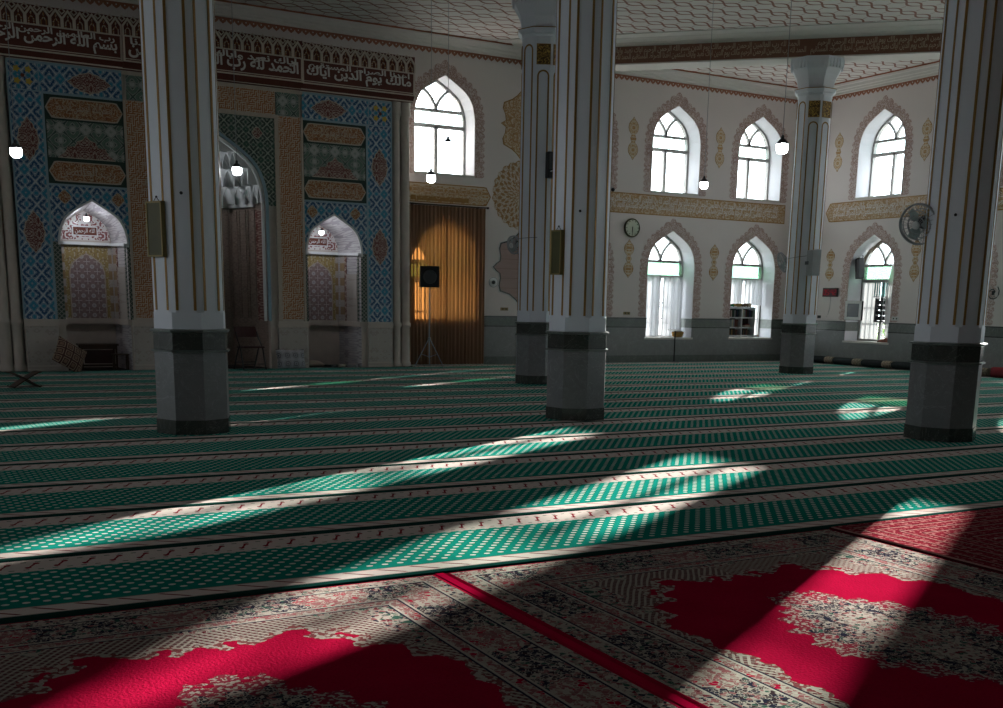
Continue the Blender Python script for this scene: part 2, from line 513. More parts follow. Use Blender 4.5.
def m_pinkstone():
    g = G('pink_banded_marble'); x, y, z = g.xyz()
    n = g.noise(g.vec(x * 0.6, 0.0, z * 7.0), 1.6, 5.0, 0.6)
    c = g.mix(n, (0.24, 0.15, 0.13), (0.40, 0.29, 0.265))
    c = g.mix((z / 0.24).frac().lt(0.06), c, (0.20, 0.13, 0.12))
    return g.surface(c, 0.4)
M['pink_marble'] = m_pinkstone()

# ---- floor coverings
def m_floor():
    g = G('dark_carpet_underlay'); g.xyz()
    n = g.noise(g.co, 30.0, 3.0)
    return g.surface(g.mix(n, (0.03, 0.02, 0.02), (0.05, 0.035, 0.03)), 0.95, spec=0.1)
M['floor'] = m_floor()

GREEN, GREEN_D, CREAM = (0.006, 0.20, 0.155), (0.004, 0.04, 0.032), (0.58, 0.50, 0.46)
def m_runner():
    g = G('green_prayer_carpet'); x, q, z = g.xyz()          # q = 0 at the edge nearest the red rugs
    fn = g.noise(g.co, 90.0, 2.0); bn = g.noise(g.co, 1.7, 3.0)
    green = g.mix(bn, tuple(k * 0.8 for k in GREEN), tuple(k * 1.15 for k in GREEN))
    px, pz = 0.10, 0.125
    def dots(ox, oz):
        a = ((x / px + ox).frac() - 0.5) * px; b = ((q / pz + oz).frac() - 0.5) * pz
        return ((a * a) / (0.021 ** 2) + (b * b) / (0.017 ** 2)).lt(1.0)
    d = dots(0.0, 0.0).max(dots(0.5, 0.5))
    c = g.mix(d * g.band(q, 0.27, 1.0), green, (0.52, 0.55, 0.50))
    # narrow cream edge with slanted red dashes
    n1 = g.band(q, 0.07, 0.225)
    c = g.mix(n1, c, CREAM)
    u = ((x + q * 1.3) / 0.21).frac()
    c = g.mix(n1 * u.lt(0.13) * g.band(q, 0.095, 0.205), c, (0.17, 0.02, 0.025))
    c = g.mix(g.band(q, 0.07, 0.082).max(g.band(q, 0.213, 0.225)), c, (0.30, 0.26, 0.23))
    # wide cream band with red motifs
    n2 = g.band(q, 1.005, 1.305)
    c = g.mix(n2, c, tuple(k * 0.96 for k in CREAM))
    a = ((x / 0.157).frac() - 0.5) * 0.157; b = q - 1.15
    m1 = ((a - b * 0.45).abs().lt(0.008)) * b.abs().lt(0.07)
    m2 = (((a + 0.026) * (a + 0.026) + (b + 0.045) * (b + 0.045)).lt(0.00036)).max(((a - 0.028) * (a - 0.028) + (b - 0.05) * (b - 0.05)).lt(0.00036))
    c = g.mix(n2 * m1.max(m2), c, (0.22, 0.02, 0.03))
    gl = ((x / 0.0785).frac() - 0.5).abs().lt(0.2) * g.band(q, 1.235, 1.252).max(g.band(q, 1.045, 1.06))
    c = g.mix(gl, c, (0.12, 0.16, 0.13))
    # thin green gap either side of the joint
    c = g.mix(q.gt(1.305).max(q.lt(0.07)), c, GREEN_D)
    c = g.mix(fn * 0.25, c, (0.02, 0.03, 0.03))
    return g.surface(c, 1.0, spec=0.0, bump=fn, bdist=0.006, bstr=0.4)
M['runner'] = m_runner()

def m_persian():
    g = G('persian_rug_wool'); x, y, z = g.xyz()
    hx, hy = 1.555, 2.1
    ax, ay = x.abs(), y.abs()
    d = (hx - ax).min(hy - ay)
    pile = g.noise(g.co, 70.0, 3.0); wide = g.noise(g.co, 3.0, 3.0)
    RED, NAVY, IV, PINK, GRN, DK = (0.37, 0.003, 0.034), (0.020, 0.023, 0.042), (0.40, 0.355, 0.31), (0.27, 0.10, 0.105), (0.035, 0.10, 0.075), (0.045, 0.028, 0.032)
    red = g.mix(wide, tuple(k * 0.8 for k in RED), tuple(k * 1.2 for k in RED))
    def floral(scale, stops, seed, edge=0.10):
        v = g.vec(ax, y.pp(2.1), seed)
        r = g.voro(v, scale, 'F1', 'Color')
        s = g.N.new('ShaderNodeSeparateColor'); g.L.new(r, s.inputs[0])
        c = g.ramp(X(g, s.outputs[0]), stops)
        e = g.voro(v, scale, 'DISTANCE_TO_EDGE')
        q = X(g, s.outputs[1])
        c = g.mix(e.lt(edge) * q.gt(0.45), c, IV)
        f = g.voro(v, scale, 'F1')
        return g.mix((f).lt(0.16) * q.gt(0.3), c, IV)
    pale = floral(44.0, [(0, IV), (0.22, PINK), (0.40, (0.26, 0.20, 0.18)), (0.56, GRN), (0.68, IV), (0.78, (0.16, 0.03, 0.04)), (0.88, NAVY)], 1.0)
    dark = floral(46.0, [(0, NAVY), (0.42, DK), (0.62, PINK), (0.72, IV), (0.82, GRN), (0.90, NAVY)], 4.0)
    pinkf = floral(40.0, [(0, PINK), (0.35, (0.25, 0.14, 0.13)), (0.6, IV), (0.78, RED), (0.88, PINK)], 7.0)
    # ground between border and field
    green_leaf = g.noise(g.vec(ax, ay, 2.0), 3.6, 2.0)
    c = g.mix(g.step(green_leaf, 0.56, 0.60), pale, floral(20.0, [(0, GRN), (0.6, (0.03, 0.09, 0.07)), (0.8, IV), (0.9, PINK)], 9.0))
    # red field: a swelling lozenge with lobed edge
    th = g.math('ARCTAN2', ay * 0.72, ax)
    wob = (th * 26.0).sin() * 0.03 + (th * 9.0).cos() * 0.035 + (g.noise(g.vec(ax, ay, 6.0), 7.0, 2.0) - 0.5) * 0.28
    F = ((ax / 0.97).pow(3.0) + (ay / 1.32).pow(3.0)).pow(0.3333) + wob
    # ivory hatching round it
    hd = ((ax * 1.3 + ay + (ax * 30.0).sin() * 0.004) / 0.055).frac().lt(0.42)
    hh = ((ax - ay * 1.2) / 0.05).frac().lt(0.5)
    hatch = g.mix(hd, g.mix(hh, (0.12, 0.04, 0.045), (0.24, 0.19, 0.165)), IV)
    hn = g.noise(g.vec(ax, ay, 3.0), 2.6, 1.0)
    c = g.mix(F.lt(1.24) * hn.gt(0.40), c, hatch)
    c = g.mix(F.lt(1.06), c, g.mix(g.noise(g.vec(ax, ay, 12.0), 24.0, 2.0).gt(0.5), IV, (0.20, 0.06, 0.06)))
    c = g.mix(F.lt(1.0), c, red)
    # centre medallion
    wob2 = (th * 22.0).cos() * 0.06 + (g.noise(g.vec(ax, ay, 15.0), 9.0, 3.0) - 0.5) * 0.5
    Fm = ((ax / 0.52).pow(1.5) + (ay / 0.86).pow(1.5)).pow(0.6667) + wob2
    med = g.mix(Fm.lt(0.8), g.mix(g.noise(g.vec(ax, ay, 19.0), 36.0, 2.0).gt(0.47), IV, (0.24, 0.03, 0.05)), dark)
    med = g.mix(Fm.lt(0.52), med, pale)
    med = g.mix(Fm.lt(0.16), med, pinkf)
    c = g.mix(Fm.lt(1.0), c, med)
    # borders, from the inside out
    along = g.mix(hx - ax - (hy - ay), 0, 0) if False else None
    run = ((hx - ax).gt(hy - ay) * ax + (hx - ax).lt(hy - ay) * ay)
    blk = ((run / 0.84).frac() - 0.5).abs()
    c = g.mix(d.lt(0.49), c, pinkf)
    main = g.mix((blk + (g.noise(g.vec(x, y, 0.0), 8.0, 1.0) - 0.5) * 0.16 - (d - 0.25).abs() * 0.8).gt(0.24), dark, pinkf)
    c = g.mix(d.lt(0.40), c, main)
    c = g.mix(d.lt(0.13), c, pale)
    for k in (0.125, 0.40, 0.49):
        c = g.mix((d - k).abs().lt(0.007), c, (0.42, 0.39, 0.34))
        c = g.mix((d - k - 0.014).abs().lt(0.006), c, NAVY)
    c = g.mix(d.lt(0.026), c, red)
    c = g.mix(pile * 0.45, c, (0.02, 0.010, 0.012))
    return g.surface(c, 1.0, spec=0.0, bump=pile, bdist=0.008, bstr=0.5)
M['persian'] = m_persian()

def m_redrug():
    g = G('red_striped_rug_wool'); x, y, z = g.xyz()
    hx, hy = 1.555, 2.1
    ax, ay = x.abs(), y.abs()
    d = (hx - ax).min(hy - ay)
    pile = g.noise(g.co, 70.0, 3.0)
    base = g.mix(g.noise(g.co, 4.0, 3.0), (0.15, 0.012, 0.022), (0.22, 0.022, 0.035))
    fl = g.noise(g.vec(ax, ay, 0.0), 26.0, 2.0)
    base = g.mix(fl.gt(0.56), base, (0.34, 0.13, 0.13))
    l = (d / 0.115).frac().lt(0.12) * d.lt(0.75)
    c = g.mix(l, base, (0.36, 0.20, 0.18))
    c = g.mix((d / 0.115).frac().gt(0.9) * d.lt(0.75), c, (0.06, 0.008, 0.012))
    lz = (((x / 0.5).frac() - 0.5).abs() * 0.5 / 0.10 + ((y / 0.5).frac() - 0.5).abs() * 0.5 / 0.06)
    c = g.mix(lz.lt(1.0) * d.gt(0.78), c, (0.42, 0.36, 0.32))
    c = g.mix(lz.lt(0.6) * d.gt(0.78), c, (0.20, 0.01, 0.02))
    c = g.mix(pile * 0.3, c, (0.03, 0.01, 0.012))
    return g.surface(c, 1.0, spec=0.0, bump=pile, bdist=0.008, bstr=0.5)
M['redrug'] = m_redrug()

# ---- light-passing and glowing things
def m_glass(name, tint, refl=0.06):
    g = G(name)
    t = g.N.new('ShaderNodeBsdfTransparent'); t.inputs[0].default_value = tint + (1,)
    s = g.N.new('ShaderNodeBsdfGlossy'); s.inputs['Roughness'].default_value = 0.02
    m = g.N.new('ShaderNodeMixShader'); m.inputs[0].default_value = refl
    g.L.new(t.outputs[0], m.inputs[1]); g.L.new(s.outputs[0], m.inputs[2]); g.L.new(m.outputs[0], g.out.inputs[0])
    return g.m
M['glass'] = m_glass('clear_window_glass', (0.95, 0.97, 0.97))
M['glass_green'] = m_glass('green_window_glass', (0.42, 0.60, 0.47))
M['glass_frost'] = m_glass('pale_window_glass', (0.90, 0.94, 0.92))

def m_cloth(name, c, transl, transp, through=None):
    g = G(name); x, y, z = g.xyz()
    n = g.noise(g.vec(x * 30.0, 0.0, z * 1.5), 1.0, 2.0)
    col = g.mix(n, tuple(k * 0.85 for k in c), c)
    a = g.N.new('ShaderNodeBsdfDiffuse'); g.set(a.inputs[0], col)
    b = g.N.new('ShaderNodeBsdfTranslucent'); g.set(b.inputs[0], through or col)
    m = g.N.new('ShaderNodeMixShader'); m.inputs[0].default_value = transl
    g.L.new(a.outputs[0], m.inputs[1]); g.L.new(b.outputs[0], m.inputs[2])
    res = m
    if transp:
        t = g.N.new('ShaderNodeBsdfTransparent')
        m2 = g.N.new('ShaderNodeMixShader'); m2.inputs[0].default_value = transp
        g.L.new(m.outputs[0], m2.inputs[1]); g.L.new(t.outputs[0], m2.inputs[2]); res = m2
    g.L.new(res.outputs[0], g.out.inputs[0])
    return g.m
M['sheer'] = m_cloth('white_sheer_cloth', (0.72, 0.72, 0.76), 0.16, 0.02)
M['drape'] = m_cloth('gold_brown_curtain_cloth', (0.22, 0.14, 0.095), 0.16, 0.0, (0.66, 0.26, 0.065))
M['white_cloth'] = m_cloth('white_drape_cloth', (0.60, 0.60, 0.60), 0.13, 0.0)

def m_emit(name, c, s):
    g = G(name)
    e = g.N.new('ShaderNodeEmission'); e.inputs[0].default_value = c + (1,); e.inputs[1].default_value = s
    g.L.new(e.outputs[0], g.out.inputs[0])
    return g.m
M['bulb'] = m_emit('lit_bulb', (0.92, 0.96, 1.0), 40.0)
M['bulb_niche'] = m_emit('lit_niche_bulb', (0.88, 0.93, 1.0), 150.0)
M['led'] = m_emit('red_led', (1.0, 0.03, 0.08), 0.20)

def m_screen():
    g = G('monitor_glass'); g.xyz()
    return g.surface((0.12, 0.13, 0.145), 0.2, 0, 0.6)
M['screen'] = m_screen()
def m_kilim(name, a, b, c3, s):
    g = G(name); x, y, z = g.xyz()
    u = (x / s).frac(); v = (z / s).frac()
    r = ((u - 0.5).abs()).max((v - 0.5).abs())
    c = g.mix(r.lt(0.40), a, b)
    c = g.mix(r.lt(0.30), c, a)
    c = g.mix(r.lt(0.2), c, c3)
    n = g.noise(g.co, 40.0, 2.0)
    return g.surface(g.mix(n * 0.3, c, a), 0.9, spec=0.1)
M['kilim'] = m_kilim('kilim_cloth', (0.07, 0.035, 0.03), (0.30, 0.22, 0.16), (0.20, 0.13, 0.09), 0.17)
def m_pillow():
    g = G('grey_ring_print_cloth'); x, y, z = g.xyz()
    a = ((x / 0.19).frac() - 0.5) * 0.19; b = ((z / 0.19).frac() - 0.5) * 0.19
    r = (a * a + b * b).sqrt()
    k = (r * 160.0).sin().gt(0.1) * r.lt(0.085)
    n = g.noise(g.co, 30.0, 2.0)
    c = g.mix(k, (0.36, 0.35, 0.37), (0.06, 0.055, 0.07))
    return g.surface(g.mix(n * 0.3, c, (0.2, 0.2, 0.21)), 0.9, spec=0.1)
M['pillow'] = m_pillow()
M['cushion_dark'] = plain('dark_cushion_cloth', (0.022, 0.028, 0.030), 0.9, var=0.3, scale=20)
M['cushion_end'] = m_kilim('beige_cushion_cloth', (0.30, 0.24, 0.18), (0.07, 0.05, 0.04), (0.34, 0.27, 0.20), 0.11)
M['red_cloth'] = plain('red_cloth', (0.25, 0.03, 0.04), 0.9)
M['beige_cloth'] = plain('beige_cloth', (0.30, 0.25, 0.20), 0.9)
M['leaf'] = plain('leaf_green', (0.10, 0.20, 0.03), 0.6, var=0.4, scale=8)
M['ground'] = plain('pale_courtyard_paving', (0.42, 0.41, 0.38), 0.9, var=0.1, scale=1)
M['brass'] = plain('dull_brass', (0.20, 0.15, 0.06), 0.45, 0.4)
M['olive'] = plain('olive_painted_board', (0.065, 0.060, 0.022), 0.45, var=0.25, scale=7)
M['clockface'] = plain('pale_green_clock_face', (0.50, 0.53, 0.42), 0.5, var=0.05)

# ------------------------------------------------------------------ the shell
ARCH = [(1, 0), (.985, .16), (.94, .32), (.87, .46), (.78, .575), (.66, .67), (.53, .745), (.40, .815), (.25, .885), (.10, .955), (0, 1)]
def arch_pts(c, hw, spring, apex):
    """left springing -> apex -> right springing"""
    l = [(c - hw * u, spring + h * (apex - spring)) for u, h in ARCH]
    return l + [(2 * c - x, z) for x, z in reversed(l[:-1])]
def outline(c, hw, sill, spring, apex):
    return [(c - hw, sill)] + arch_pts(c, hw, spring, apex) + [(c + hw, sill)]

WALL_T, GLASS_Y = 0.70, 0.55
TOP, CEIL = 7.95, 7.68
UP = (4.60, 5.85, 6.85)          # sill, springing, apex of an upper window
LO = (0.68, 2.58, 3.58)
HW = 0.80

def wall_bay(mb, xa, xb, z0, z1, c=None, hw=HW, ops=(), y0=0.0, y1=WALL_T):
    def quad(ax, bx, az0, bz0, az1, bz1):
        for y in (y0, y1):
            mb.add([(ax, y, az0), (bx, y, bz0), (bx, y, bz1), (ax, y, az1)], [(0, 1, 2, 3)])
    if c is None:
        mb.box(xa, xb, y0, y1, z0, z1); return
    quad(xa, c - hw, z0, z0, z1, z1); quad(c + hw, xb, z0, z0, z1, z1)
    ops = sorted(ops)
    n = len(arch_pts(c, hw, 0, 1))
    lower = None
    for k in range(len(ops) + 1):
        top = None if k == len(ops) else ops[k][0]
        if lower is None:
            quad(c - hw, c + hw, z0, z0, top, top)
        else:
            a = arch_pts(c, hw, lower[1], lower[2])
            for i in range(n - 1):
                t = z1 if top is None else top
                quad(a[i][0], a[i + 1][0], a[i][1], a[i + 1][1], t, t)
        if top is not None: lower = ops[k]
    for s, sp, ap in ops:
        o = outline(c, hw, s, sp, ap)
        for i in range(len(o)):
            p, q = o[i], o[(i + 1) % len(o)]
            mb.add([(p[0], y0, p[1]), (q[0], y0, q[1]), (q[0], y1, q[1]), (p[0], y1, p[1])], [(0, 1, 2, 3)])
    mb.box(xa, xb, y0, y1, z1 - 0.01, z1)

FRONT_S = [1.71, 4.69, 7.68]
DOOR_S = 11.65
RIGHT_U = [2.87 + 2.98 * k for k in range(7)]
ROOM = 34.5

fw = MB()
edges = [0.0, 3.2, 6.18, 9.4, 12.85]
for i, s in enumerate(FRONT_S + [DOOR_S]):
    wall_bay(fw, -edges[i + 1], -edges[i], 0, TOP, -s, HW, (LO if s != DOOR_S else (1.16, 2.52, 3.48), UP))
wall_bay(fw, -21.72, -12.85, 5.9, TOP)
fw.box(-21.72, -12.85, 2.6, 2.8, 0, TOP).box(-12.85, -12.7, WALL_T, 2.8, 0, TOP).box(-21.87, -21.72, WALL_T, 2.8, 0, TOP).box(-21.72, -12.85, WALL_T, 2.8, TOP - .1, TOP)
wall_bay(fw, -ROOM, -21.72, 0, TOP)
wall_front = struct(obj('wall_front', fw, M['plaster'], fix=False))
rwm = MB()
prev = 0.0
for k, u in enumerate(RIGHT_U):
    nx = u + 1.49
    wall_bay(rwm, prev, nx, 0, TOP, u, HW, (LO, UP)); prev = nx
wall_bay(rwm, prev, ROOM, 0, TOP)
wall_right = struct(obj('wall_right', rwm, M['plaster'], fix=False)); wall_right.rotation_euler = (0, 0, -pi / 2)
lw = MB(); prev = -ROOM
LEFT_Y = [-15.0, -8.0]
for y in LEFT_Y:
    wall_bay(lw, prev, y + 1.6, 0, TOP, y, HW, (LO, UP)); prev = y + 1.6
wall_bay(lw, prev, 0.0, 0, TOP)
wall_left = struct(obj('wall_left', lw, M['plaster'], fix=False)); wall_left.location = (-ROOM, 0, 0); wall_left.rotation_euler = (0, 0, pi / 2)
bw = MB(); prev = 0.0
BACK_X = []
for x in BACK_X:
    wall_bay(bw, prev, x + 1.6, 0, TOP, x, HW, (LO, UP)); prev = x + 1.6
wall_bay(bw, prev, ROOM, 0, TOP)
wall_back = struct(obj('wall_back', bw, M['plaster'], fix=False)); wall_back.location = (0, -ROOM, 0); wall_back.rotation_euler = (0, 0, pi)

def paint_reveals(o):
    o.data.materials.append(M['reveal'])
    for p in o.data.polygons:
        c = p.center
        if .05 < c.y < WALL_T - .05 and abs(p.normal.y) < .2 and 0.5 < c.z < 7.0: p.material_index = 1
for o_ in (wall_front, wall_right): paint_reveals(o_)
struct(obj('floor', MB().box(-ROOM - .7, .7, -ROOM - .7, 2.9, -0.3, 0.0), M['floor']))
struct(obj('ceiling', MB().box(-ROOM - .7, .7, -ROOM - .7, 2.9, CEIL, CEIL + 0.3), M['ceiling']))
g_ = obj('ground', MB().box(-120, 160, -120, 160, -0.8, -0.45), M['ground']); struct(g_)

# daylight portals in the openings
for s in FRONT_S + [DOOR_S]:
    for a, _, c in (LO, UP): portal((-s, WALL_T, (a + c) / 2), 0, 1.6, c - a)
for u in RIGHT_U:
    for a, _, c in (LO, UP): portal((WALL_T, -u, (a + c) / 2), -pi / 2, 1.6, c - a)
for y in LEFT_Y:
    for a, _, c in (LO, UP): portal((-ROOM - WALL_T, y, (a + c) / 2), pi / 2, 1.6, c - a)
for x in BACK_X:
    for a, _, c in (LO, UP): portal((-x, -ROOM - WALL_T, (a + c) / 2), pi, 1.6, c - a)

# ------------------------------------------------------------------ windows
def scaled(o, d):
    """the outline moved in by d, roughly"""
    xs = [p[0] for p in o]; zs = [p[1] for p in o]
    c = (min(xs) + max(xs)) / 2; hw = (max(xs) - min(xs)) / 2; z0, z1 = min(zs), max(zs)
    return [(c + (x - c) * (hw - d) / hw, z0 + d + (z - z0) * (z1 - z0 - 2.2 * d) / (z1 - z0)) for x, z in o]

def window_meshes(lower):
    sill, spring, apex = LO if lower else UP
    o = outline(0, HW + 0.01, sill, spring, apex + 0.01)
    inn = scaled(o, 0.065)
    fr = MB().ring(o, inn, GLASS_Y - 0.05, GLASS_Y + 0.05)
    t1 = sill + 1.52 if not lower else 2.78       # upper transom
    t0 = sill + 1.16 if not lower else 2.36       # lower transom
    x1 = HW - 0.05
    fr.box(-x1, x1, GLASS_Y - 0.04, GLASS_Y + 0.04, t1 - .035, t1 + .035)
    fr.box(-x1, x1, GLASS_Y - 0.045, GLASS_Y + 0.045, t0 - .045, t0 + .045)
    fr.box(-0.045, 0.045, GLASS_Y - 0.045, GLASS_Y + 0.045, sill + .06, t0)
    for sg in (-1, 1):                              # casement stiles against the outer frame and Y tracery
        fr.box(min(sg * .60, sg * .74) + 0, max(sg * .72, sg * .74), GLASS_Y - .035, GLASS_Y + .035, sill + .06, t0) if False else None
        h = apex - t1
        pts = [(0, t1), (sg * .02, t1 + .16 * h), (sg * .10, t1 + .36 * h), (sg * .22, t1 + .54 * h), (sg * .36, t1 + .69 * h), (sg * .50, t1 + .775 * h)]
        w = .03
        a, b = [], []
        for i, p in enumerate(pts):
            q0 = pts[max(i - 1, 0)]; q1 = pts[min(i + 1, len(pts) - 1)]
            dx, dz = q1[0] - q0[0], q1[1] - q0[1]; l = hypot(dx, dz)
            a.append((p[0] - dz / l * w, p[1] + dx / l * w)); b.append((p[0] + dz / l * w, p[1] - dx / l * w))
        fr.ring(a, b, GLASS_Y - .04, GLASS_Y + .04, closed=False)
    # panes: main, the strip between the transoms
    main = MB().prism(scaled(o, 0.05), GLASS_Y - .003, GLASS_Y + .003)
    strip = MB().box(-x1, x1, GLASS_Y - .012, GLASS_Y - .006, t0 + .04, t1 - .03)
    return fr, main, strip

def surround_mb(lower):
    """lace painted round the opening, scalloped outside"""
    sill, spring, apex = LO if lower else UP
    base = 1.24 if lower else 4.56
    arch = arch_pts(0, HW + .012, spring, apex + .015)
    path = []
    pts = [(arch[0][0], base)] + arch + [(arch[-1][0], base)]
    # resample by length
    L = [0.0]
    for a, b in zip(pts, pts[1:]): L.append(L[-1] + hypot(b[0] - a[0], b[1] - a[1]))
    N = int(L[-1] / 0.022); inn, out = [], []
    nl = round(L[-1] / 0.155)
    for i in range(N + 1):
        s = L[-1] * i / N
        k = max(j for j in range(len(L) - 1) if L[j] <= s + 1e-9)
        t = (s - L[k]) / (L[k + 1] - L[k]); a, b = pts[k], pts[k + 1]
        p = (a[0] + (b[0] - a[0]) * t, a[1] + (b[1] - a[1]) * t)
        # smoothed normal
        e = 0.22
        def at(q):
            q = min(max(q, 0), L[-1]); kk = max(j for j in range(len(L) - 1) if L[j] <= q + 1e-9)
            tt = (q - L[kk]) / (L[kk + 1] - L[kk]); return (pts[kk][0] + (pts[kk + 1][0] - pts[kk][0]) * tt, pts[kk][1] + (pts[kk + 1][1] - pts[kk][1]) * tt)
        A, B = at(s - e), at(s + e)
        dx, dz = B[0] - A[0], B[1] - A[1]; l = hypot(dx, dz)
        nx, nz = -dz / l, dx / l
        lob = abs(sin(pi * nl * s / L[-1]))
        mid = max(0, 1 - abs(s - L[-1] / 2) / 0.30)
        w = 0.195 + 0.075 * lob ** 0.7 + 0.07 * mid
        inn.append(p); out.append((p[0] + nx * w, p[1] + nz * w))
    return MB().ring(out, inn, -0.004, -0.0005, closed=False)

_fru, _mnu, _stu = window_meshes(False)
_frl, _mnl, _stl = window_meshes(True)
_su, _sl = surround_mb(False), surround_mb(True)
_win_cache = {}
_wn = [0]
def make_window(lower, loc, rz, surround=True):
    _wn[0] += 1
    r = empty_struct('window_%d' % _wn[0], loc, rz)
    if lower not in _win_cache:
        fr, mn, st = (_frl, _mnl, _stl) if lower else (_fru, _mnu, _stu)
        ch = [obj('frame', fr, M['white_metal'], r), obj('pane', mn, M['glass'], r),
              obj('transom_pane', st, M['glass_green'] if lower else M['glass_frost'], r)]
        ch.append(obj('painted_surround', _sl if lower else _su, M['surround'], r))
        s = LO[0] if lower else UP[0]
        ch.append(obj('sill', MB().box(-HW - (.04 if lower else 0), HW + (.04 if lower else 0), -0.035, GLASS_Y - .05, s - .045, s + .006), M['sill'], r))
        if lower:
            gr = MB()
            for x in (-.62, -.46, -.30, -.14, .14, .30, .46, .62): gr.box(x - .012, x + .012, GLASS_Y + .09, GLASS_Y + .11, LO[0], 2.36)
            for z in (1.20, 1.64): gr.box(-.80, .80, GLASS_Y + .085, GLASS_Y + .115, z - .02, z + .02)
            ch.append(obj('grille', gr, M['grey'], r))
        _win_cache[lower] = ch
    else:
        for c in _win_cache[lower]:
            if c.name.startswith('painted') and not surround: continue
            d = c.copy(); COL.objects.link(d); d.parent = r
    return r
for s in FRONT_S:
    make_window(False, (-s, 0, 0), 0); make_window(True, (-s, 0, 0), 0)
make_window(False, (-DOOR_S, 0, 0), 0); make_window(True, (-DOOR_S, 0, 0), 0, False)
for u in RIGHT_U:
    make_window(False, (0, -u, 0), -pi / 2); make_window(True, (0, -u, 0), -pi / 2)

# ------------------------------------------------------------------ wainscot, cornices, painted bands
_tn = [0]
def trim_root(rz=0.0):
    _tn[0] += 1
    return empty_struct('trim_%d' % _tn[0], (0, 0, 0), rz)
def gaps(a, b, centres):
    """intervals of a..b outside the lower openings"""
    out = []; x = a
    for c in sorted(centres):
        if c + HW < a or c - HW > b: continue
        out.append((x, c - HW)); x = c + HW
    out.append((x, b)); return out
def wainscot(a, b, centres, rz, name):
    t = trim_root(rz)
    p, d, l = MB(), MB(), MB()
    p.box(a, b, -.014, 0, .20, LO[0] - .045)
    for x0, x1 in gaps(a, b, centres):
        p.box(x0, x1, -.014, 0, LO[0] - .045, .955)
        d.box(x0, x1, -.018, 0, .975, 1.20)
        l.box(x0, x1, -.034, 0, .955, .978); l.box(x0, x1, -.036, 0, 1.20, 1.225)
    for c in centres:
        if c - HW < a or c + HW > b: continue
        for sg in (-1, 1):
            x = c + sg * HW
            d.box(min(x, x - sg * .014), max(x, x - sg * .014), -.01, GLASS_Y - .06, .955, 1.21)
    obj('marble_panel', p, M['marble_wall'], t); obj('marble_band', d, M['marble_band'], t); obj('ledge', l, M['marble_dark'], t)
    bb = obj('baseboard_' + name, MB().box(a, b, -.022, 0, 0, .20), M['marble_band']); bb.rotation_euler = (0, 0, rz); struct(bb)
wainscot(-10.52, 0.0, [-s for s in FRONT_S], 0, 'front')
wainscot(0.0, 22.2, RIGHT_U, -pi / 2, 'right')

PROF = [(0.0, 7.435), (.05, 7.445), (.07, 7.49), (.13, 7.50), (.16, 7.535), (.22, 7.545), (.27, 7.60), (.33, 7.61), (.36, 7.635), (.36, 7.69), (0, 7.69)]
def cornice(a, b, rz):
    t = trim_root(rz)
    mb = MB()
    mb.loft([[(x, -y, z) for y, z in PROF] for x in (a, b)])
    obj('cornice', mb, M['moulding'], t)
    obj('brown_line', MB().box(a, b, -.385, -.355, 7.650, 7.682), M['brownline'], t)
    teeth = MB(); teeth.box(a, b, -.005, 0, 7.385, 7.437)
    n = int((b - a) / .165); w = (b - a) / n
    for i in range(n):
        x = a + i * w
        teeth.prism([(x, 7.387), (x + w * .12, 7.352), (x + w * .5, 7.305), (x + w * .88, 7.352), (x + w, 7.387)], -.005, 0)
    obj('dentil_band', teeth, M['dentil'], t)
    dots = MB()
    for i in range(n):
        x = a + (i + .5) * w
        dots.prism([(x - .018, 7.385), (x, 7.366), (x + .018, 7.385), (x, 7.404)], -.007, -.0045)
    obj('dentil_light', dots, M['moulding'], t)
cornice(-24.0, -9.33, 0); cornice(-9.33, 0, 0); cornice(0, 9.33, -pi / 2); cornice(9.33, 24, -pi / 2)

def stadium(x0, x1, z0, z1, le=True, re=True, n=8):
    """a band whose ends swell to a blunt point"""
    h = (z1 - z0) / 2; zc = (z0 + z1) / 2; p = []
    if re:
        p += [(x1 - h * .9, z0), (x1 - h * .55, z0 + .05 * h), (x1 - .25 * h, zc - .45 * h), (x1, zc), (x1 - .25 * h, zc + .45 * h), (x1 - h * .55, z1 - .05 * h), (x1 - h * .9, z1)]
    else: p += [(x1, z0), (x1, z1)]
    if le:
        p += [(x0 + h * .9, z1), (x0 + h * .55, z1 - .05 * h), (x0 + .25 * h, zc + .45 * h), (x0, zc), (x0 + .25 * h, zc - .45 * h), (x0 + h * .55, z0 + .05 * h), (x0 + h * .9, z0)]
    else: p += [(x0, z1), (x0, z0)]
    return p
def inset(poly, d):
    xs = [p[0] for p in poly]; zs = [p[1] for p in poly]
    cx, cz = (min(xs) + max(xs)) / 2, (min(zs) + max(zs)) / 2; wx, wz = (max(xs) - min(xs)) / 2, (max(zs) - min(zs)) / 2
    return [(cx + (x - cx) * (wx - d) / wx, cz + (z - cz) * (wz - d) / wz) for x, z in poly]
def painted_band(x0, x1, z0, z1, rz, le, re, words, mat, letter):
    t = trim_root(rz)
    po = stadium(x0, x1, z0, z1, le, re)
    obj('band_edge', MB().prism(po, -.004, 0), M['goldline'], t)
    obj('band', MB().prism(inset(po, .025), -.007, -.0035), mat, t)
    pad = .3 if (le or re) else .1; zm = (z0 + z1) / 2; words2 = words[len(words) // 2:] + ' ' + words[:len(words) // 2]
    lt = text_mb(words, x0 + pad, x1 - pad, z0 + .06, zm + .06, -.0068, .004, .012); l2 = text_mb(words2, x0 + pad, x1 - pad, zm - .05, z1 - .05, -.0068, .004, .012)
    lt.add(l2.v, l2.f); obj('lettering', lt, letter, t)
    return t
painted_band(-8.9, -.66, 3.97, 4.50, 0, True, False, ' '.join((arabic(HAMD), arabic(IYAK), arabic(BISM), arabic(HAMD))), M['gold_band'], M['moulding'])
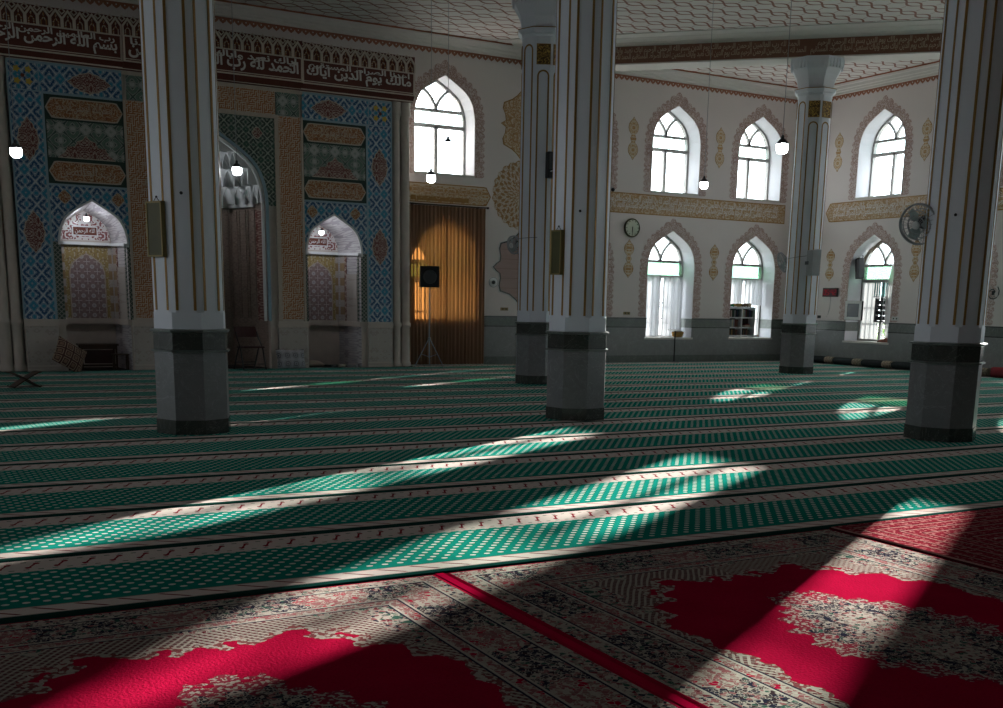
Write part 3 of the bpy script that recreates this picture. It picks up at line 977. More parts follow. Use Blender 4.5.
painted_band(0.98, 12.3, 3.99, 4.52, -pi / 2, True, True, ' '.join((arabic(IYAK), arabic(HAMD), arabic(IYAK), arabic(BISM), arabic(HAMD))), M['gold_band'], M['moulding'])
t_ = painted_band(-12.72, -10.38, 3.90, 4.36, 0, False, True, arabic(BISM), M['gold_floral'], M['gold_band'])
obj('gold_fill', MB().box(-12.55, -11.0, -.010, -.006, 3.95, 4.06), M['goldline'], t_)

def ornament_poly(hw, z0, z1):
    """two joined lobed medallions, pointed at both ends"""
    zc, h = (z0 + z1) / 2, (z1 - z0) / 2
    half = [(0, 1), (.18, .93), (.30, .86), (.62, .78), (.90, .66), (1.0, .50), (.86, .34), (.60, .24), (.34, .17), (.46, .08), (.62, 0)]
    r = [(x * hw, zc + k * h) for x, k in half] + [(x * hw, zc - k * h) for x, k in reversed(half[:-1])]
    return r + [(-x, z) for x, z in reversed(r[1:-1])]
def ornament(x, z0, z1, hw, rz, sheet):
    po = ornament_poly(hw, z0, z1)
    a = obj('painted_ornament', MB().prism([(px + x, z) for px, z in po], -.003, 0), M['goldline'], sheet)
    b = obj('ornament_fill', MB().prism(inset(po, .014), -.006, -.0025), M['gold_floral'], sheet, loc=(x, 0, 0))
ts = trim_root(0)
for s in (3.20, 6.14, .30):
    ornament(-s, 5.34, 6.44, .165, 0, ts)
    if s > 1: ornament(-s, 2.28, 3.30, .165, 0, ts)
ts = trim_root(-pi / 2)
for k in range(5):
    u = 4.36 + 2.98 * k
    ornament(u, 5.36, 6.44, .165, 0, ts); ornament(u, 2.30, 3.44, .165, 0, ts)
ornament(1.30, 5.36, 6.44, .165, 0, ts); ornament(1.30, 2.34, 3.26, .165, 0, ts)

# the painted ornaments between the curtained door and the window
ts = trim_root(0)
gp = [(0, .83), (.12, .70), (.26, .60), (.50, .50), (.53, .36), (.46, .22), (.44, .08), (.58, 0)]
gp = [(x, z) for x, z in gp]
def sym4(q, cx, cz):
    r = [(x, z) for x, z in q] + [(x, -z) for x, z in reversed(q[:-1])]
    r = r + [(-x, z) for x, z in reversed(r[1:-1])]
    return [(cx + x, cz + z) for x, z in r]
obj('painted_ornament', MB().prism(sym4(gp, -9.55, 5.91), -.003, 0), M['goldline'], ts)
obj('ornament_fill', MB().prism(inset(sym4(gp, 0, 5.91), .03), -.006, -.0025), M['gold_band'], ts, loc=(-9.55, 0, 0))
n = 96
obj('rosette', MB().prism([((.80 + .05 * abs(sin(12 * 2 * pi * i / n))) * cos(2 * pi * i / n), (.80 + .05 * abs(sin(12 * 2 * pi * i / n))) * sin(2 * pi * i / n)) for i in range(n)], -.004, 0), M['rosette'], ts, loc=(-9.50, 0, 4.22))
pp = [(0, .99), (.14, .84), (.34, .70), (.62, .62), (.66, .48), (.62, .28), (.64, .16), (.74, .10), (.84, 0)]
def edged(q, cx, cz, d):
    obj('panel_edge', MB().prism(sym4(q, cx, cz), -.012, 0), M['lightgrey'], ts)
    obj('panel_line', MB().prism(inset(sym4(q, cx, cz), .03), -.016, -.011), M['marble_dark'], ts)
    obj('panel', MB().prism(inset(sym4(q, 0, cz), .075), -.02, -.015), M['pink_marble'], ts, loc=(cx, 0, 0))
edged(pp, -9.5, 2.44, .05)

# ------------------------------------------------------------------ diagonal beam over the corner column
beam = empty_struct('trim_%d' % (_tn[0] + 1), (-9.33 / 2, -9.33 / 2, 0), -pi / 4 + 0.0); _tn[0] += 1
# local x runs along the beam (towards the right wall), local -y faces the room
HL = 9.33 / sqrt(2)
bm_ = MB().loft([[(x, y, z) for y, z in ((-.34, 7.20), (.34, 7.20), (.34, 7.69), (-.34, 7.69))] for x in (-HL, HL)])
obj('beam', bm_, M['moulding'], beam)
obj('inscription_band', MB().box(-HL + .3, HL - .3, -.352, -.338, 7.23, 7.61), M['beam_bg'], beam)
lb = text_mb(arabic(HAMD + ' ' + IYAK + ' ' + HAMD), -HL + .5, 0.05, 7.255, 7.45, -.3515, .005, .02)
lb2 = text_mb(arabic(IYAK + ' ' + HAMD + ' ' + IYAK), .15, HL - .5, 7.255, 7.45, -.3515, .005, .02)
lb.add(lb2.v, lb2.f)
for a_, b_, w_ in ((-HL + .6, -.1, HAMD + ' ' + BISM + ' ' + IYAK), (.3, HL - .7, IYAK + ' ' + HAMD + ' ' + BISM)):
    q_ = text_mb(arabic(w_), a_, b_, 7.40, 7.59, -.3515, .005, .02); lb.add(q_.v, q_.f)
obj('lettering', lb, M['beam_letter'], beam)
cp = [(-.34, 7.605), (-.40, 7.608), (-.42, 7.618), (-.60, 7.62), (-.62, 7.635), (-.95, 7.638), (-.98, 7.655), (-1.30, 7.658), (-1.30, 7.69), (-.34, 7.69)]
obj('cornice', MB().loft([[(x, y, z) for y, z in cp] for x in (-HL - .2, HL + .2)]), M['moulding'], beam)

# ------------------------------------------------------------------ columns
def octa(ap, z, rot, ch=0.0):
    """octagon with apothem ap; face normals at rot + 45k; ch chamfers the corners"""
    pts = []
    hw = ap * tan(pi / 8) - ch
    for k in range(8):
        a = rot + k * pi / 4
        for sgn in ((-1, 1) if ch else (1,)):
            w = hw * sgn
            pts.append((ap * cos(a) - w * sin(a), ap * sin(a) + w * cos(a), z))
    return pts
def octa_stack(mb, rows, rot, ch=0.0, caps=(True, True)):
    return mb.loft([octa(a, z, rot, ch) for a, z in rows], caps=caps)

def face_box(mb, rot, k, ap, w0, w1, z0, z1, th):
    a = rot + k * pi / 4
    n = Vector((cos(a), sin(a), 0)); t = Vector((-sin(a), cos(a), 0))
    vs = []
    for z in (z0, z1):
        for d in (ap - .004, ap + th):
            for w in (w0, w1):
                p = n * d + t * w; vs.append((p.x, p.y, z))
    mb.add(vs, [(0, 2, 3, 1), (4, 5, 7, 6), (0, 1, 5, 4), (2, 6, 7, 3), (0, 4, 6, 2), (1, 3, 7, 5)])
def face_arch(mb, rot, k, ap, w, lw, z0, z1, th):
    """two upright lines closed by a round arch"""
    face_box(mb, rot, k, ap, -w - lw / 2, -w + lw / 2, z0, z1 - w, th)
    face_box(mb, rot, k, ap, w - lw / 2, w + lw / 2, z0, z1 - w, th)
    a = rot + k * pi / 4
    n = Vector((cos(a), sin(a), 0)); t = Vector((-sin(a), cos(a), 0))
    ro, ri = w + lw / 2, w - lw / 2
    loops = []
    for i in range(13):
        b = pi * i / 12
        l = []
        for r, d in ((ro, ap - .004), (ro, ap + th), (ri, ap + th), (ri, ap - .004)):
            p = n * d + t * (r * cos(b)); l.append((p.x, p.y, z1 - w + r * sin(b)))
        loops.append(l)
    mb.loft(loops)

def make_column(s, t, az, label, to_ceiling, rot_block=0.0):
    c = thing('column', label, 'column', (-s, -t, 0.0148))
    rot = az
    Z = 0.015
    obj('base_skirting', octa_stack(MB(), [(.405, 0), (.405, .165)], rot), M['marble_dark'], c)
    obj('marble_base', octa_stack(MB(), [(.397, .165), (.397, .94)], rot), M['marble_grey'], c)
    obj('marble_collar', octa_stack(MB(), [(.400, .962), (.400, 1.165)], rot), M['marble_dark'], c)
    lg = MB()
    octa_stack(lg, [(.405, .935), (.428, .942), (.428, .960), (.405, .966)], rot)
    octa_stack(lg, [(.405, 1.162), (.432, 1.170), (.432, 1.192), (.39, 1.20)], rot)
    obj('ledge', lg, M['marble_band'], c)
    obj('shaft', octa_stack(MB(), [(.386, 1.195), (.386, 1.385)], rot).loft([octa(a, z, rot, .045) for a, z in [(.386, 1.385), (.386, 6.40)]]), M['column'], c)
    gl = MB(); pn = MB()
    for k in range(8):
        if k not in (3, 7):
            face_arch(gl, rot, k,   .386, .098, .030, 1.41, 5.78, .006)
            face_box(pn, rot, k, .386, -.118, .118, 5.90, 6.23, .008)
            for a0, a1, z0, z1 in ((-.13, .13, 6.23, 6.245), (-.13, .13, 5.885, 5.90), (-.13, -.118, 5.885, 6.245), (.118, .13, 5.885, 6.245)):
                face_box(gl, rot, k, .386, a0, a1, z0, z1, .012)
        else:
            face_arch(gl, rot, k, .386, .098, .030, 1.41, 6.24, .006)
    obj('gold_lines', gl, M['goldline'], c)
    obj('gold_panel', pn, M['gold_callig'], c)
    cap = MB()
    octa_stack(cap, [(.386, 6.38), (.40, 6.40), (.405, 6.43), (.44, 6.45), (.465, 6.49), (.47, 6.515), (.41, 6.525)], rot)
    octa_stack(cap, [(.40, 6.52), (.405, 6.60), (.425, 6.72), (.47, 6.83), (.53, 6.93), (.56, 7.0), (.58, 7.06), (.59, 7.165), (.59, 7.185)], rot)
    for k in range(8):                              # little niches hanging round the bell
        for w in (-.15, -.05, .05, .15):
            face_box(cap, rot, k, .572, w - .030, w + .030, 7.03, 7.14, .03)
            face_box(cap, rot, k, .545, w - .012, w + .012, 6.96, 7.05, .04)
    obj('capital', cap, M['column'], c)
    obj('capital_line', octa_stack(MB(), [(.472, 6.512), (.476, 6.514), (.476, 6.526), (.45, 6.528)], rot), M['goldline'], c)
    if to_ceiling:
        ab = MB(); octa_stack(ab, [(.64, 7.17), (.64, 7.24), (.52, 7.25), (.52, 7.50), (.60, 7.56), (.70, 7.655)], rot)
        obj('abacus', ab, M['column'], c)
    return c

def m_goldcal():
    g = G('gold_panel_paint'); g.xyz()
    n = g.noise(g.co, 11.0, 1.0, 0.4, 0.8)
    l = ((n * 5.0).frac() - 0.5).abs().lt(0.20)
    return g.surface(g.mix(l, (0.10, 0.055, 0.02), (0.46, 0.29, 0.07)), 0.45, 0.2)
M['gold_callig'] = m_goldcal()

def az_(deg_cam):
    """bearing in the camera's frame (clockwise from its heading) -> angle in the plan"""
    return pi / 2 - (_yaw + math.radians(deg_cam))
col_L = make_column(20.475, 11.75, az_(168.5), 'octagonal column nearest the tiled mihrab front, a dark framed board on its left face', True)
col_C = make_column(15.285, 11.995, az_(184.5), 'octagonal column standing mid-hall with an olive board on its left face', True)
col_B = make_column(12.515, 6.10, az_(178.0), 'octagonal column half hidden behind the mid-hall column, small black speaker on it', True)
col_R = make_column(12.128, 15.60, az_(209.5), 'octagonal column closest to the right wall carpets with a wall fan at its shoulder', True)
col_F = make_column(4.432, 4.875, az_(193.7), 'octagonal column with flared capital carrying the inscribed diagonal beam', False)

# ------------------------------------------------------------------ tiled mihrab front
MX = -17.28
FY = -0.60
mf = thing('mihrab_front', 'tiled mihrab front with blue side bays, inscribed maroon frieze and arched niches', 'mihrab', (MX, 0, 0))
NC, NHW, NSP, NAP = 2.58, 0.64, 2.60, 3.42          # side niches
MHW, MSP, MAP = 1.06, 3.55, 5.02                    # the mihrab itself
OUT = 4.0
body = MB()
for a, b, c, hw, op in ((-OUT, -1.86, -NC, NHW, (0.0, NSP, NAP)), (-1.86, 1.86, 0, MHW, (0.0, MSP, MAP)), (1.86, OUT, NC, NHW, (0.0, NSP, NAP))):
    sub = MB(); wall_bay(sub, a, b, 0.0, 6.05, c, hw, [op], FY + .02, FY + .22)
    body.add(sub.v, sub.f)
body.box(-OUT, -OUT + .15, FY + .2, 0.0, 0, 6.05).box(OUT - .15, OUT, FY + .2, 0.0, 0, 6.05).box(-OUT, OUT, FY + .1, 0.65, 5.9, 6.05)
obj('stone_body', body, M['cream_stone'], mf, fix=False)

def arch_panel(x0, x1, z0, z1, c, hw, sp, ap, y0, y1, gap=0.0):
    """flat panel with an arched cut-out open at its foot"""
    mb = MB(); a = arch_pts(c, hw + gap, sp, ap + gap)
    for y in (y0, y1):
        if x0 < c - hw - gap: mb.add([(x0, y, z0), (c - hw - gap, y, z0), (c - hw - gap, y, z1), (x0, y, z1)], [(0, 1, 2, 3)])
        if x1 > c + hw + gap: mb.add([(c + hw + gap, y, z0), (x1, y, z0), (x1, y, z1), (c + hw + gap, y, z1)], [(0, 1, 2, 3)])
        for p, q in zip(a, a[1:]):
            mb.add([(p[0], y, p[1]), (q[0], y, q[1]), (q[0], y, z1), (p[0], y, z1)], [(0, 1, 2, 3)])
    for p, q in zip(a, a[1:]):
        mb.add([(p[0], y0, p[1]), (q[0], y0, q[1]), (q[0], y1, q[1]), (p[0], y1, p[1])], [(0, 1, 2, 3)])
    for xx in (x0, x1): mb.add([(xx, y0, z0), (xx, y1, z0), (xx, y1, z1), (xx, y0, z1)], [(0, 1, 2, 3)])
    mb.add([(x0, y0, z1), (x1, y0, z1), (x1, y1, z1), (x0, y1, z1)], [(0, 1, 2, 3)])
    return mb
def arch_rib(c, hw, sp, ap, w, y0, y1, z0):
    a = [(c - hw, z0)] + arch_pts(c, hw, sp, ap) + [(c + hw, z0)]
    b = [(c - hw - w, z0)] + arch_pts(c, hw + w, sp, ap + w) + [(c + hw + w, z0)]
    return MB().ring(b, a, y0, y1, closed=False)
def lobed(cx, cz, wx, wz, n=12, k=.10):
    """pointed lobed medallion"""
    N = 64; r = []
    for i in range(N):
        a = 2 * pi * i / N
        q = 1 - k * abs(sin(n * a / 2)) - .10 * (1 - abs(cos(a)) ** 6 - abs(sin(a)) ** 6)
        tip = 1 + .10 * max(0, (abs(cos(a)) if wx > wz else abs(sin(a))) - .9) * 10
        r.append((cx + wx * q * tip * cos(a), cz + wz * q * tip * sin(a)))
    return r
def cartouche(cx, cz, wx, wz):
    return stadium(cx - wx, cx + wx, cz - wz, cz + wz)

def medallion(pl, y, edge, fill, inset_d=.022):
    obj('medallion_edge', MB().prism(pl, y - .006, y), M[edge], mf)
    obj('medallion', MB().prism(inset(pl, inset_d), y - .011, y - .005), M[fill], mf)

for sg in (-1, 1):
    X0 = lambda a, b: (min(sg * a, sg * b), max(sg * a, sg * b))
    # blue border: upright and head
    x0, x1 = X0(3.41, 3.97)
    obj('blue_tile_border', MB().box(x0, x1, FY - .004, FY + .03, 1.06, 5.44), M['blue_tile'], mf)
    x0, x1 = X0(1.88, 3.97)
    obj('blue_tile_border', MB().box(x0, x1, FY - .004, FY + .03, 5.455, 5.96), M['blue_tile'], mf)
    ed = MB()
    for a, b, z0, z1 in ((3.365, 3.41, 1.06, 5.455), (3.97, 4.0, 1.06, 6.0), (1.86, 4.0, 5.955, 6.0), (1.86, 3.41, 5.415, 5.46), (3.41, 3.97, 5.435, 5.46), (3.42, 3.44, 5.46, 5.955), (1.86, 3.40, 3.69, 3.73)):
        x0, x1 = X0(a, b); ed.box(x0, x1, FY - .012, FY + .02, z0, z1)
    obj('tile_edging', ed, M['tile_edge'], mf)
    # corner square with four yellow flowers
    for fx in (3.61, 3.82):
        for fz in (5.61, 5.83):
            obj('yellow_flower', MB().prism([(sg * fx + .055 * (1 + .25 * cos(5 * a * pi / 10)) * cos(a * pi / 10), fz + .055 * (1 + .25 * cos(5 * a * pi / 10)) * sin(a * pi / 10)) for a in range(20)], FY - .010, FY), M['yellow'], mf)
    obj('maroon_star', MB().prism([(sg * 3.715 + (.05 if i % 2 else .03) * cos(i * pi / 8), 5.715 + (.05 if i % 2 else .03) * sin(i * pi / 8)) for i in range(16)], FY - .010, FY), M['deep_red'], mf)
    for cz in (4.54, 2.77): medallion(lobed(sg * 3.69, cz, .21, .38), FY - .004, 'cream_tile', 'red_tile')
    medallion(lobed(sg * 2.50, 5.69, .38, .21), FY - .004, 'cream_tile', 'red_tile')
    # dark framed middle field with two cartouches and the green arabesque
    x0, x1 = X0(1.87, 3.37)
    obj('dark_green_field', MB().box(x0, x1, FY - .002, FY + .03, 3.73, 5.42), M['dark_edge'], mf)
    x0, x1 = X0(1.90, 3.34)
    gp_ = obj('green_arabesque_panel', MB().box(-.72, .72, FY - .010, FY, 4.23, 4.94), M['green_tile'], mf, loc=(sg * 2.62, 0, 0))
    medallion([(sg * 2.62 + q[0], 4.23 + q[1]) for q in ((-.55, 0), (-.42, .10), (-.36, .22), (-.22, .24), (-.17, .34), (-.07, .37), (0, .46), (.07, .37), (.17, .34), (.22, .24), (.36, .22), (.42, .10), (.55, 0))], FY - .011, 'cream_tile', 'red_tile', .018)
    for cz, wd in ((5.17, arabic(BISM)), (3.97, arabic('رب العالمين'))):
        cpoly = cartouche(sg * 2.62, cz, .73, .195)
        obj('cartouche_edge', MB().prism(cpoly, FY - .014, FY - .002), M['cream_tile'], mf)
        obj('cartouche', MB().prism(inset(cpoly, .024), FY - .020, FY - .012), M['orange_callig'], mf)
        obj('cartouche_lettering', text_mb(wd, sg * 2.62 - .52, sg * 2.62 + .52, cz - .12, cz + .12, FY - .0195, .004), M['cream_tile'], mf)
    # spandrel round the niche and its side strips
    x0, x1 = X0(1.87, 3.365)
    obj('blue_spandrel', arch_panel(x0, x1, NSP, 3.69, sg * NC, NHW, NSP, NAP, FY - .004, FY + .02, .04), M['blue_tile'], mf)
    for a, b in ((1.87, 1.94), (3.22, 3.365)):
        q0, q1 = X0(a, b); obj('lozenge_strip', MB().box(q0, q1, FY - .005, FY + .02, 1.06, NSP), M['lozenge'], mf)
    obj('niche_rib', arch_rib(sg * NC, NHW, NSP, NAP, .045, FY - .015, FY + .05, NSP - .06), M['white'], mf)
    for dx in (-.51, .51): medallion(lobed(sg * NC + dx, 3.48, .125, .125, 4, .05), FY - .004, 'cream_tile', 'orange_callig', .015)
    # the niche: vaulted, with a flat back
    nb, ny0, ny1 = .52, FY + .2, .60
    a0, a1 = arch_pts(0, NHW, NSP, NAP), arch_pts(0, nb, 2.66, 3.32)
    va = MB(); va.loft([[(x, ny0 - .18, z) for x, z in a0], [(x, ny1, z) for x, z in a1]], closed=False, caps=(False, False))
    obj('niche_vault', va, M['vault_tile'], mf, loc=(sg * NC, 0, 0), fix=False)
    jb = MB()
    for q in (-1, 1):
        jb.add([(q * NHW, ny0 - .18, 0), (q * nb, ny1, 0), (q * nb, ny1, 2.66), (q * NHW, ny0 - .18, NSP)], [(0, 1, 2, 3)])
    obj('niche_jamb', jb, M['vault_tile'], mf, loc=(sg * NC, 0, 0), fix=False)
    for q in (-1, 1):                               # patterned strips and arched panel on the jambs
        def jam(t0, t1, z0, z1, mat, nm, e=.012):
            P = lambda t: (q * (NHW + (nb - NHW) * t) - q * e, ny0 - .18 + (ny1 - ny0 + .18) * t)
            (xa, ya), (xb, yb) = P(t0), P(t1)
            m_ = MB(); m_.add([(xa, ya, z0), (xb, yb, z0), (xb, yb, z1), (xa, ya, z1), (xa + q * e, ya, z0), (xb + q * e, yb, z0), (xb + q * e, yb, z1), (xa + q * e, ya, z1)],
                              [(0, 1, 2, 3), (4, 5, 6, 7), (0, 1, 5, 4), (1, 2, 6, 5), (2, 3, 7, 6), (3, 0, 4, 7)])
            obj(nm, m_, M[mat], mf, loc=(sg * NC, 0, 0))
        jam(.72, .90, 1.06, 2.58, 'block_strip', 'block_strip')
        jam(.16, .62, 1.06, 2.15, 'carved_stone', 'jamb_panel')
        jam(.08, .14, 1.06, 2.58, 'lozenge', 'lozenge_strip')
        jam(.62, .70, 1.06, 2.58, 'red_tile', 'maroon_strip')
    obj('niche_back', MB().box(-nb - .05, nb + .05, ny1, ny1 + .06, 0, 3.5), M['cream_stone'], mf, loc=(sg * NC, 0, 0))
    obj('niche_lunette', MB().prism(arch_pts(0, nb - .02, 2.70, 3.30), ny1 - .012, ny1), M['lunette_tile'], mf, loc=(sg * NC, 0, 0))
    pl = MB(); pl.box(-.255, .255, ny1 - .018, ny1 - .01, 2.79, 2.99)
    obj('lunette_plate', pl, M['white'], mf, loc=(sg * NC, 0, 0))
    obj('lunette_ground', MB().box(-.235, .235, ny1 - .022, ny1 - .016, 2.81, 2.97), M['deep_red'], mf, loc=(sg * NC, 0, 0))
    obj('lunette_lettering', text_mb(arabic('الله الرحمن'), -.20, .20, 2.83, 2.95, ny1 - .0215, .004), M['white'], mf, loc=(sg * NC, 0, 0))
    lgm = MB()
    lgm.box(-nb, nb, ny1 - .10, ny1, 2.60, 2.66)
    for q in (-1, 1): lgm.add([(q * NHW, ny0 - .18, 2.56), (q * nb, ny1, 2.60), (q * nb, ny1, 2.66), (q * NHW, ny0 - .18, 2.62), (q * (NHW - .06), ny0 - .18, 2.56), (q * (nb - .06), ny1, 2.60), (q * (nb - .06), ny1, 2.66), (q * (NHW - .06), ny0 - .18, 2.62)],
                              [(0, 1, 2, 3), (4, 5, 6, 7), (0, 1, 5, 4), (1, 2, 6, 5), (2, 3, 7, 6), (3, 0, 4, 7)])
    obj('niche_ledge', lgm, M['white'], mf, loc=(sg * NC, 0, 0))
    obj('ochre_spandrel', arch_panel(-.44, .44, 1.06, 2.58, 0, .37, 1.95, 2.44, ny1 - .010, ny1), M['yellow_tile'], mf, loc=(sg * NC, 0, 0))
    obj('star_and_disc_panel', MB().prism(outline(0, .37, 1.06, 1.95, 2.44), ny1 - .006, ny1), M['circles'], mf, loc=(sg * NC, 0, 0))
    obj('niche_arch_line', arch_rib(0, .345, 1.95, 2.41, .02, ny1 - .016, ny1, 1.06), M['cream_tile'], mf, loc=(sg * NC, 0, 0))
    for q in (-1, 1):
        obj('block_strip', MB().box(q * .475 - .035, q * .475 + .035, ny1 - .008, ny1, 1.06, 2.58), M['block_strip'], mf, loc=(sg * NC, 0, 0))
    sk = MB(); sk.box(-nb, nb, ny1 - .06, ny1, .94, 1.06)
    for q in (-1, 1): sk.add([(q * NHW, ny0 - .18, .94), (q * nb, ny1, .94), (q * nb, ny1, 1.06), (q * NHW, ny0 - .18, 1.06), (q * (NHW - .05), ny0 - .18, .94), (q * (nb - .05), ny1, .94), (q * (nb - .05), ny1, 1.06), (q * (NHW - .05), ny0 - .18, 1.06)],
                             [(0, 1, 2, 3), (4, 5, 6, 7), (0, 1, 5, 4), (1, 2, 6, 5), (2, 3, 7, 6), (3, 0, 4, 7)])
    obj('niche_moulding', sk, M['cream_stone'], mf, loc=(sg * NC, 0, 0))
    # plinth blocks of the pier and their mouldings
    for a, b in ((3.37, 3.98), (1.22, 1.90)):
        q0, q1 = X0(a, b)
        obj('plinth_block', MB().box(q0, q1, FY - .05, FY + .05, 0.02, .92), M['carved_stone'], mf, bevel=.012)
        mo = MB()
        for z0, z1, e in ((.92, .95, .075), (.95, .99, .06), (.99, 1.03, .085), (1.03, 1.06, .045)): mo.box(q0 - .01, q1 + .01, FY - e, FY + .05, z0, z1)
        for z0, z1, e in ((.02, .06, .075), (.10, .13, .065)): mo.box(q0 - .005, q1 + .005, FY - e, FY, z0, z1)
        obj('plinth_moulding', mo, M['cream_stone'], mf)
    # twin engaged shafts at the outer edge
    for xc, r in ((4.13, .105), (4.36, .11)):
        obj('engaged_shaft', MB().lathe([(r + .03, .02), (r + .03, .09), (r + .012, .12), (r, .15), (r, .93), (r + .03, .96), (r + .03, 1.03), (r, 1.06), (r, 5.70), (r + .035, 5.74), (r + .035, 5.80), (r + .02, 5.9), (r + .03, 6.02)], 20, (sg * xc, FY + .10, 0)), M['cream_stone'], mf, smooth=True)
    q0, q1 = X0(3.99, 4.48)
    obj('shaft_backing', MB().box(q0, q1, FY + .12, 0.0, 0, 6.05), M['carved_stone'], mf)
    medallion(lobed(sg * 4.245, 2.75, .13, .42, 8, .08), FY + .12, 'cream_tile', 'orange_callig')
    # upright kufic strip of the middle bay
    q0, q1 = X0(1.33, 1.83)
    obj('kufic_strip', MB().box(q0, q1, FY - .030, FY + .02, 1.10, 5.44), M['kufic'], mf)
    kb = MB()
    for a, b in ((1.24, 1.33), (1.83, 1.88)):
        w0, w1 = X0(a, b); kb.box(w0, w1, FY - .045, FY + .02, 1.06, 5.46)
    obj('strip_edging', kb, M['cream_tile'], mf)
    q0, q1 = X0(1.29, 1.80)
    obj('corner_square', MB().box(q0, q1, FY - .034, FY + .02, 5.46, 5.93), M['green_tile'], mf)

obj('kufic_head', MB().box(-1.27, 1.27, FY - .030, FY + .02, 5.46, 5.93), M['kufic'], mf)
obj('strip_edging', MB().box(-1.24, 1.24, FY - .045, FY + .02, 5.38, 5.46).box(-1.88, 1.88, FY - .045, FY + .02, 5.93, 6.0), M['cream_tile'], mf)
obj('green_spandrel', arch_panel(-1.24, 1.24, MSP, 5.38, 0, MHW, MSP, MAP, FY - .02, FY + .02, .02), M['spandrel_tile'], mf)
for sg in (-1, 1): medallion(lobed(sg * .86, 5.05, .12, .12, 6, .08), FY - .02, 'cream_tile', 'red_tile', .018)
obj('mihrab_rib', arch_rib(0, MHW - .05, MSP, MAP - .05, .06, FY - .05, FY + .02, 1.06), M['tile_edge'], mf)
obj('mihrab_rib', arch_rib(0, MHW - .13, MSP, MAP - .13, .05, FY - .01, FY + .08, 1.06), M['white'], mf)
# apse of the mihrab: half an octagon in plan
ap_plan = [(-1.06, FY + .2), (-1.0, .15), (-.62, .95), (.62, .95), (1.0, .15), (1.06, FY + .2)]
apse = MB(); apse.loft([[(x, y, z) for x, y in ap_plan] for z in (0, 3.66)], closed=False, caps=(False, False))
obj('mihrab_apse', apse, M['brown_back'], mf, fix=False)
fr_ = MB()
for (xa, ya), (xb, yb) in zip(ap_plan[1:], ap_plan[2:-1]):
    for i in range(3):
        t0, t1 = (i + .12) / 3, (i + .88) / 3
        L_ = hypot(xb - xa, yb - ya); nx, ny = (yb - ya) / L_, -(xb - xa) / L_
        if nx * (0 - xa) + ny * (0 - ya) < 0: nx, ny = -nx, -ny
        A, B = (xa + (xb - xa) * t0, ya + (yb - ya) * t0), (xa + (xb - xa) * t1, ya + (yb - ya) * t1)
        for (p, r) in ((A, (A[0] + (B[0] - A[0]) * .08, A[1] + (B[1] - A[1]) * .08)), (B, (B[0] - (B[0] - A[0]) * .08, B[1] - (B[1] - A[1]) * .08))):
            lo = [(p[0], p[1]), (r[0], r[1]), (r[0] + nx * .02, r[1] + ny * .02), (p[0] + nx * .02, p[1] + ny * .02)]
            fr_.loft([[(x, y, z) for x, y in lo] for z in (1.1, 3.5)])
obj('apse_ribs', fr_, M['brown_back'], mf)
for q in (-1, 1):
    st = MB(); xa, ya, xb, yb = 1.05, FY + .24, 1.0, .12
    st.add([(q * (xa - .015), ya, 1.06), (q * (xb - .015), yb, 1.06), (q * (xb - .015), yb, 3.5), (q * (xa - .015), ya, 3.5), (q * xa, ya, 1.06), (q * xb, yb, 1.06), (q * xb, yb, 3.5), (q * xa, ya, 3.5)], [(0, 1, 2, 3), (4, 5, 6, 7), (0, 1, 5, 4), (1, 2, 6, 5), (2, 3, 7, 6), (3, 0, 4, 7)])
    obj('apse_strip', st, M['red_tile'], mf)
# stalactite vault: four tiers of small arched cells stepping in
mq = MB()
tiers = [(3.62, 4.02, 1.0, .90), (4.00, 4.36, .90, .70), (4.34, 4.68, .70, .42), (4.66, 4.98, .42, .10)]
for ti, (z0, z1, r0, r1) in enumerate(tiers):
    n = (11, 9, 7, 5)[ti]
    for i in range(n):
        a0, a1 = pi * i / n, pi * (i + 1) / n
        def pt(a, r, z): return (1.02 * r * cos(a), -.35 + 1.25 * r * sin(a), z)
        m = 6
        A = []; 
        for k in range(m + 1):                      # arched front edge of the cell
            f = k / m; h = z0 + (z1 - z0) * (.30 + .62 * (1 - abs(2 * f - 1) ** 1.8))
            a = a0 + (a1 - a0) * (.06 + .88 * f); A.append((a, h))
        for (aa, ha), (ab_, hb) in zip(A, A[1:]):
            mq.add([pt(aa, r1, ha), pt(ab_, r1, hb), pt(ab_, r1, z1), pt(aa, r1, z1)], [(0, 1, 2, 3)])
            mq.add([pt(aa, r1, ha), pt(ab_, r1, hb), pt(ab_, r0 * 1.02, z0 + .02), pt(aa, r0 * 1.02, z0 + .02)], [(0, 1, 2, 3)])
        for a in (a0, a1):
            d = .035
            mq.add([pt(a - d, r1 * .98, z0), pt(a + d, r1 * .98, z0), pt(a + d, r1, z1), pt(a - d, r1, z1)], [(0, 1, 2, 3)])
            mq.add([pt(a - d, r0, z0), pt(a - d, r1 * .98, z0), pt(a - d, r1, z1), pt(a - d, r0, z1)], [(0, 1, 2, 3)])
            mq.add([pt(a + d, r0, z0), pt(a + d, r1 * .98, z0), pt(a + d, r1, z1), pt(a + d, r0, z1)], [(0, 1, 2, 3)])
obj('stalactite_vault', mq, M['white'], mf, fix=False)
dome = MB()
dome.loft([[(1.10 * r * cos(pi * i / 16), -.42 + 1.40 * r * sin(pi * i / 16), z) for i in range(17)] for r, z in ((1, 3.6), (.97, 4.1), (.82, 4.5), (.55, 4.9), (.2, 5.15), (.01, 5.2))], closed=False, caps=(False, False))
obj('vault_shell', dome, M['white'], mf, fix=False)
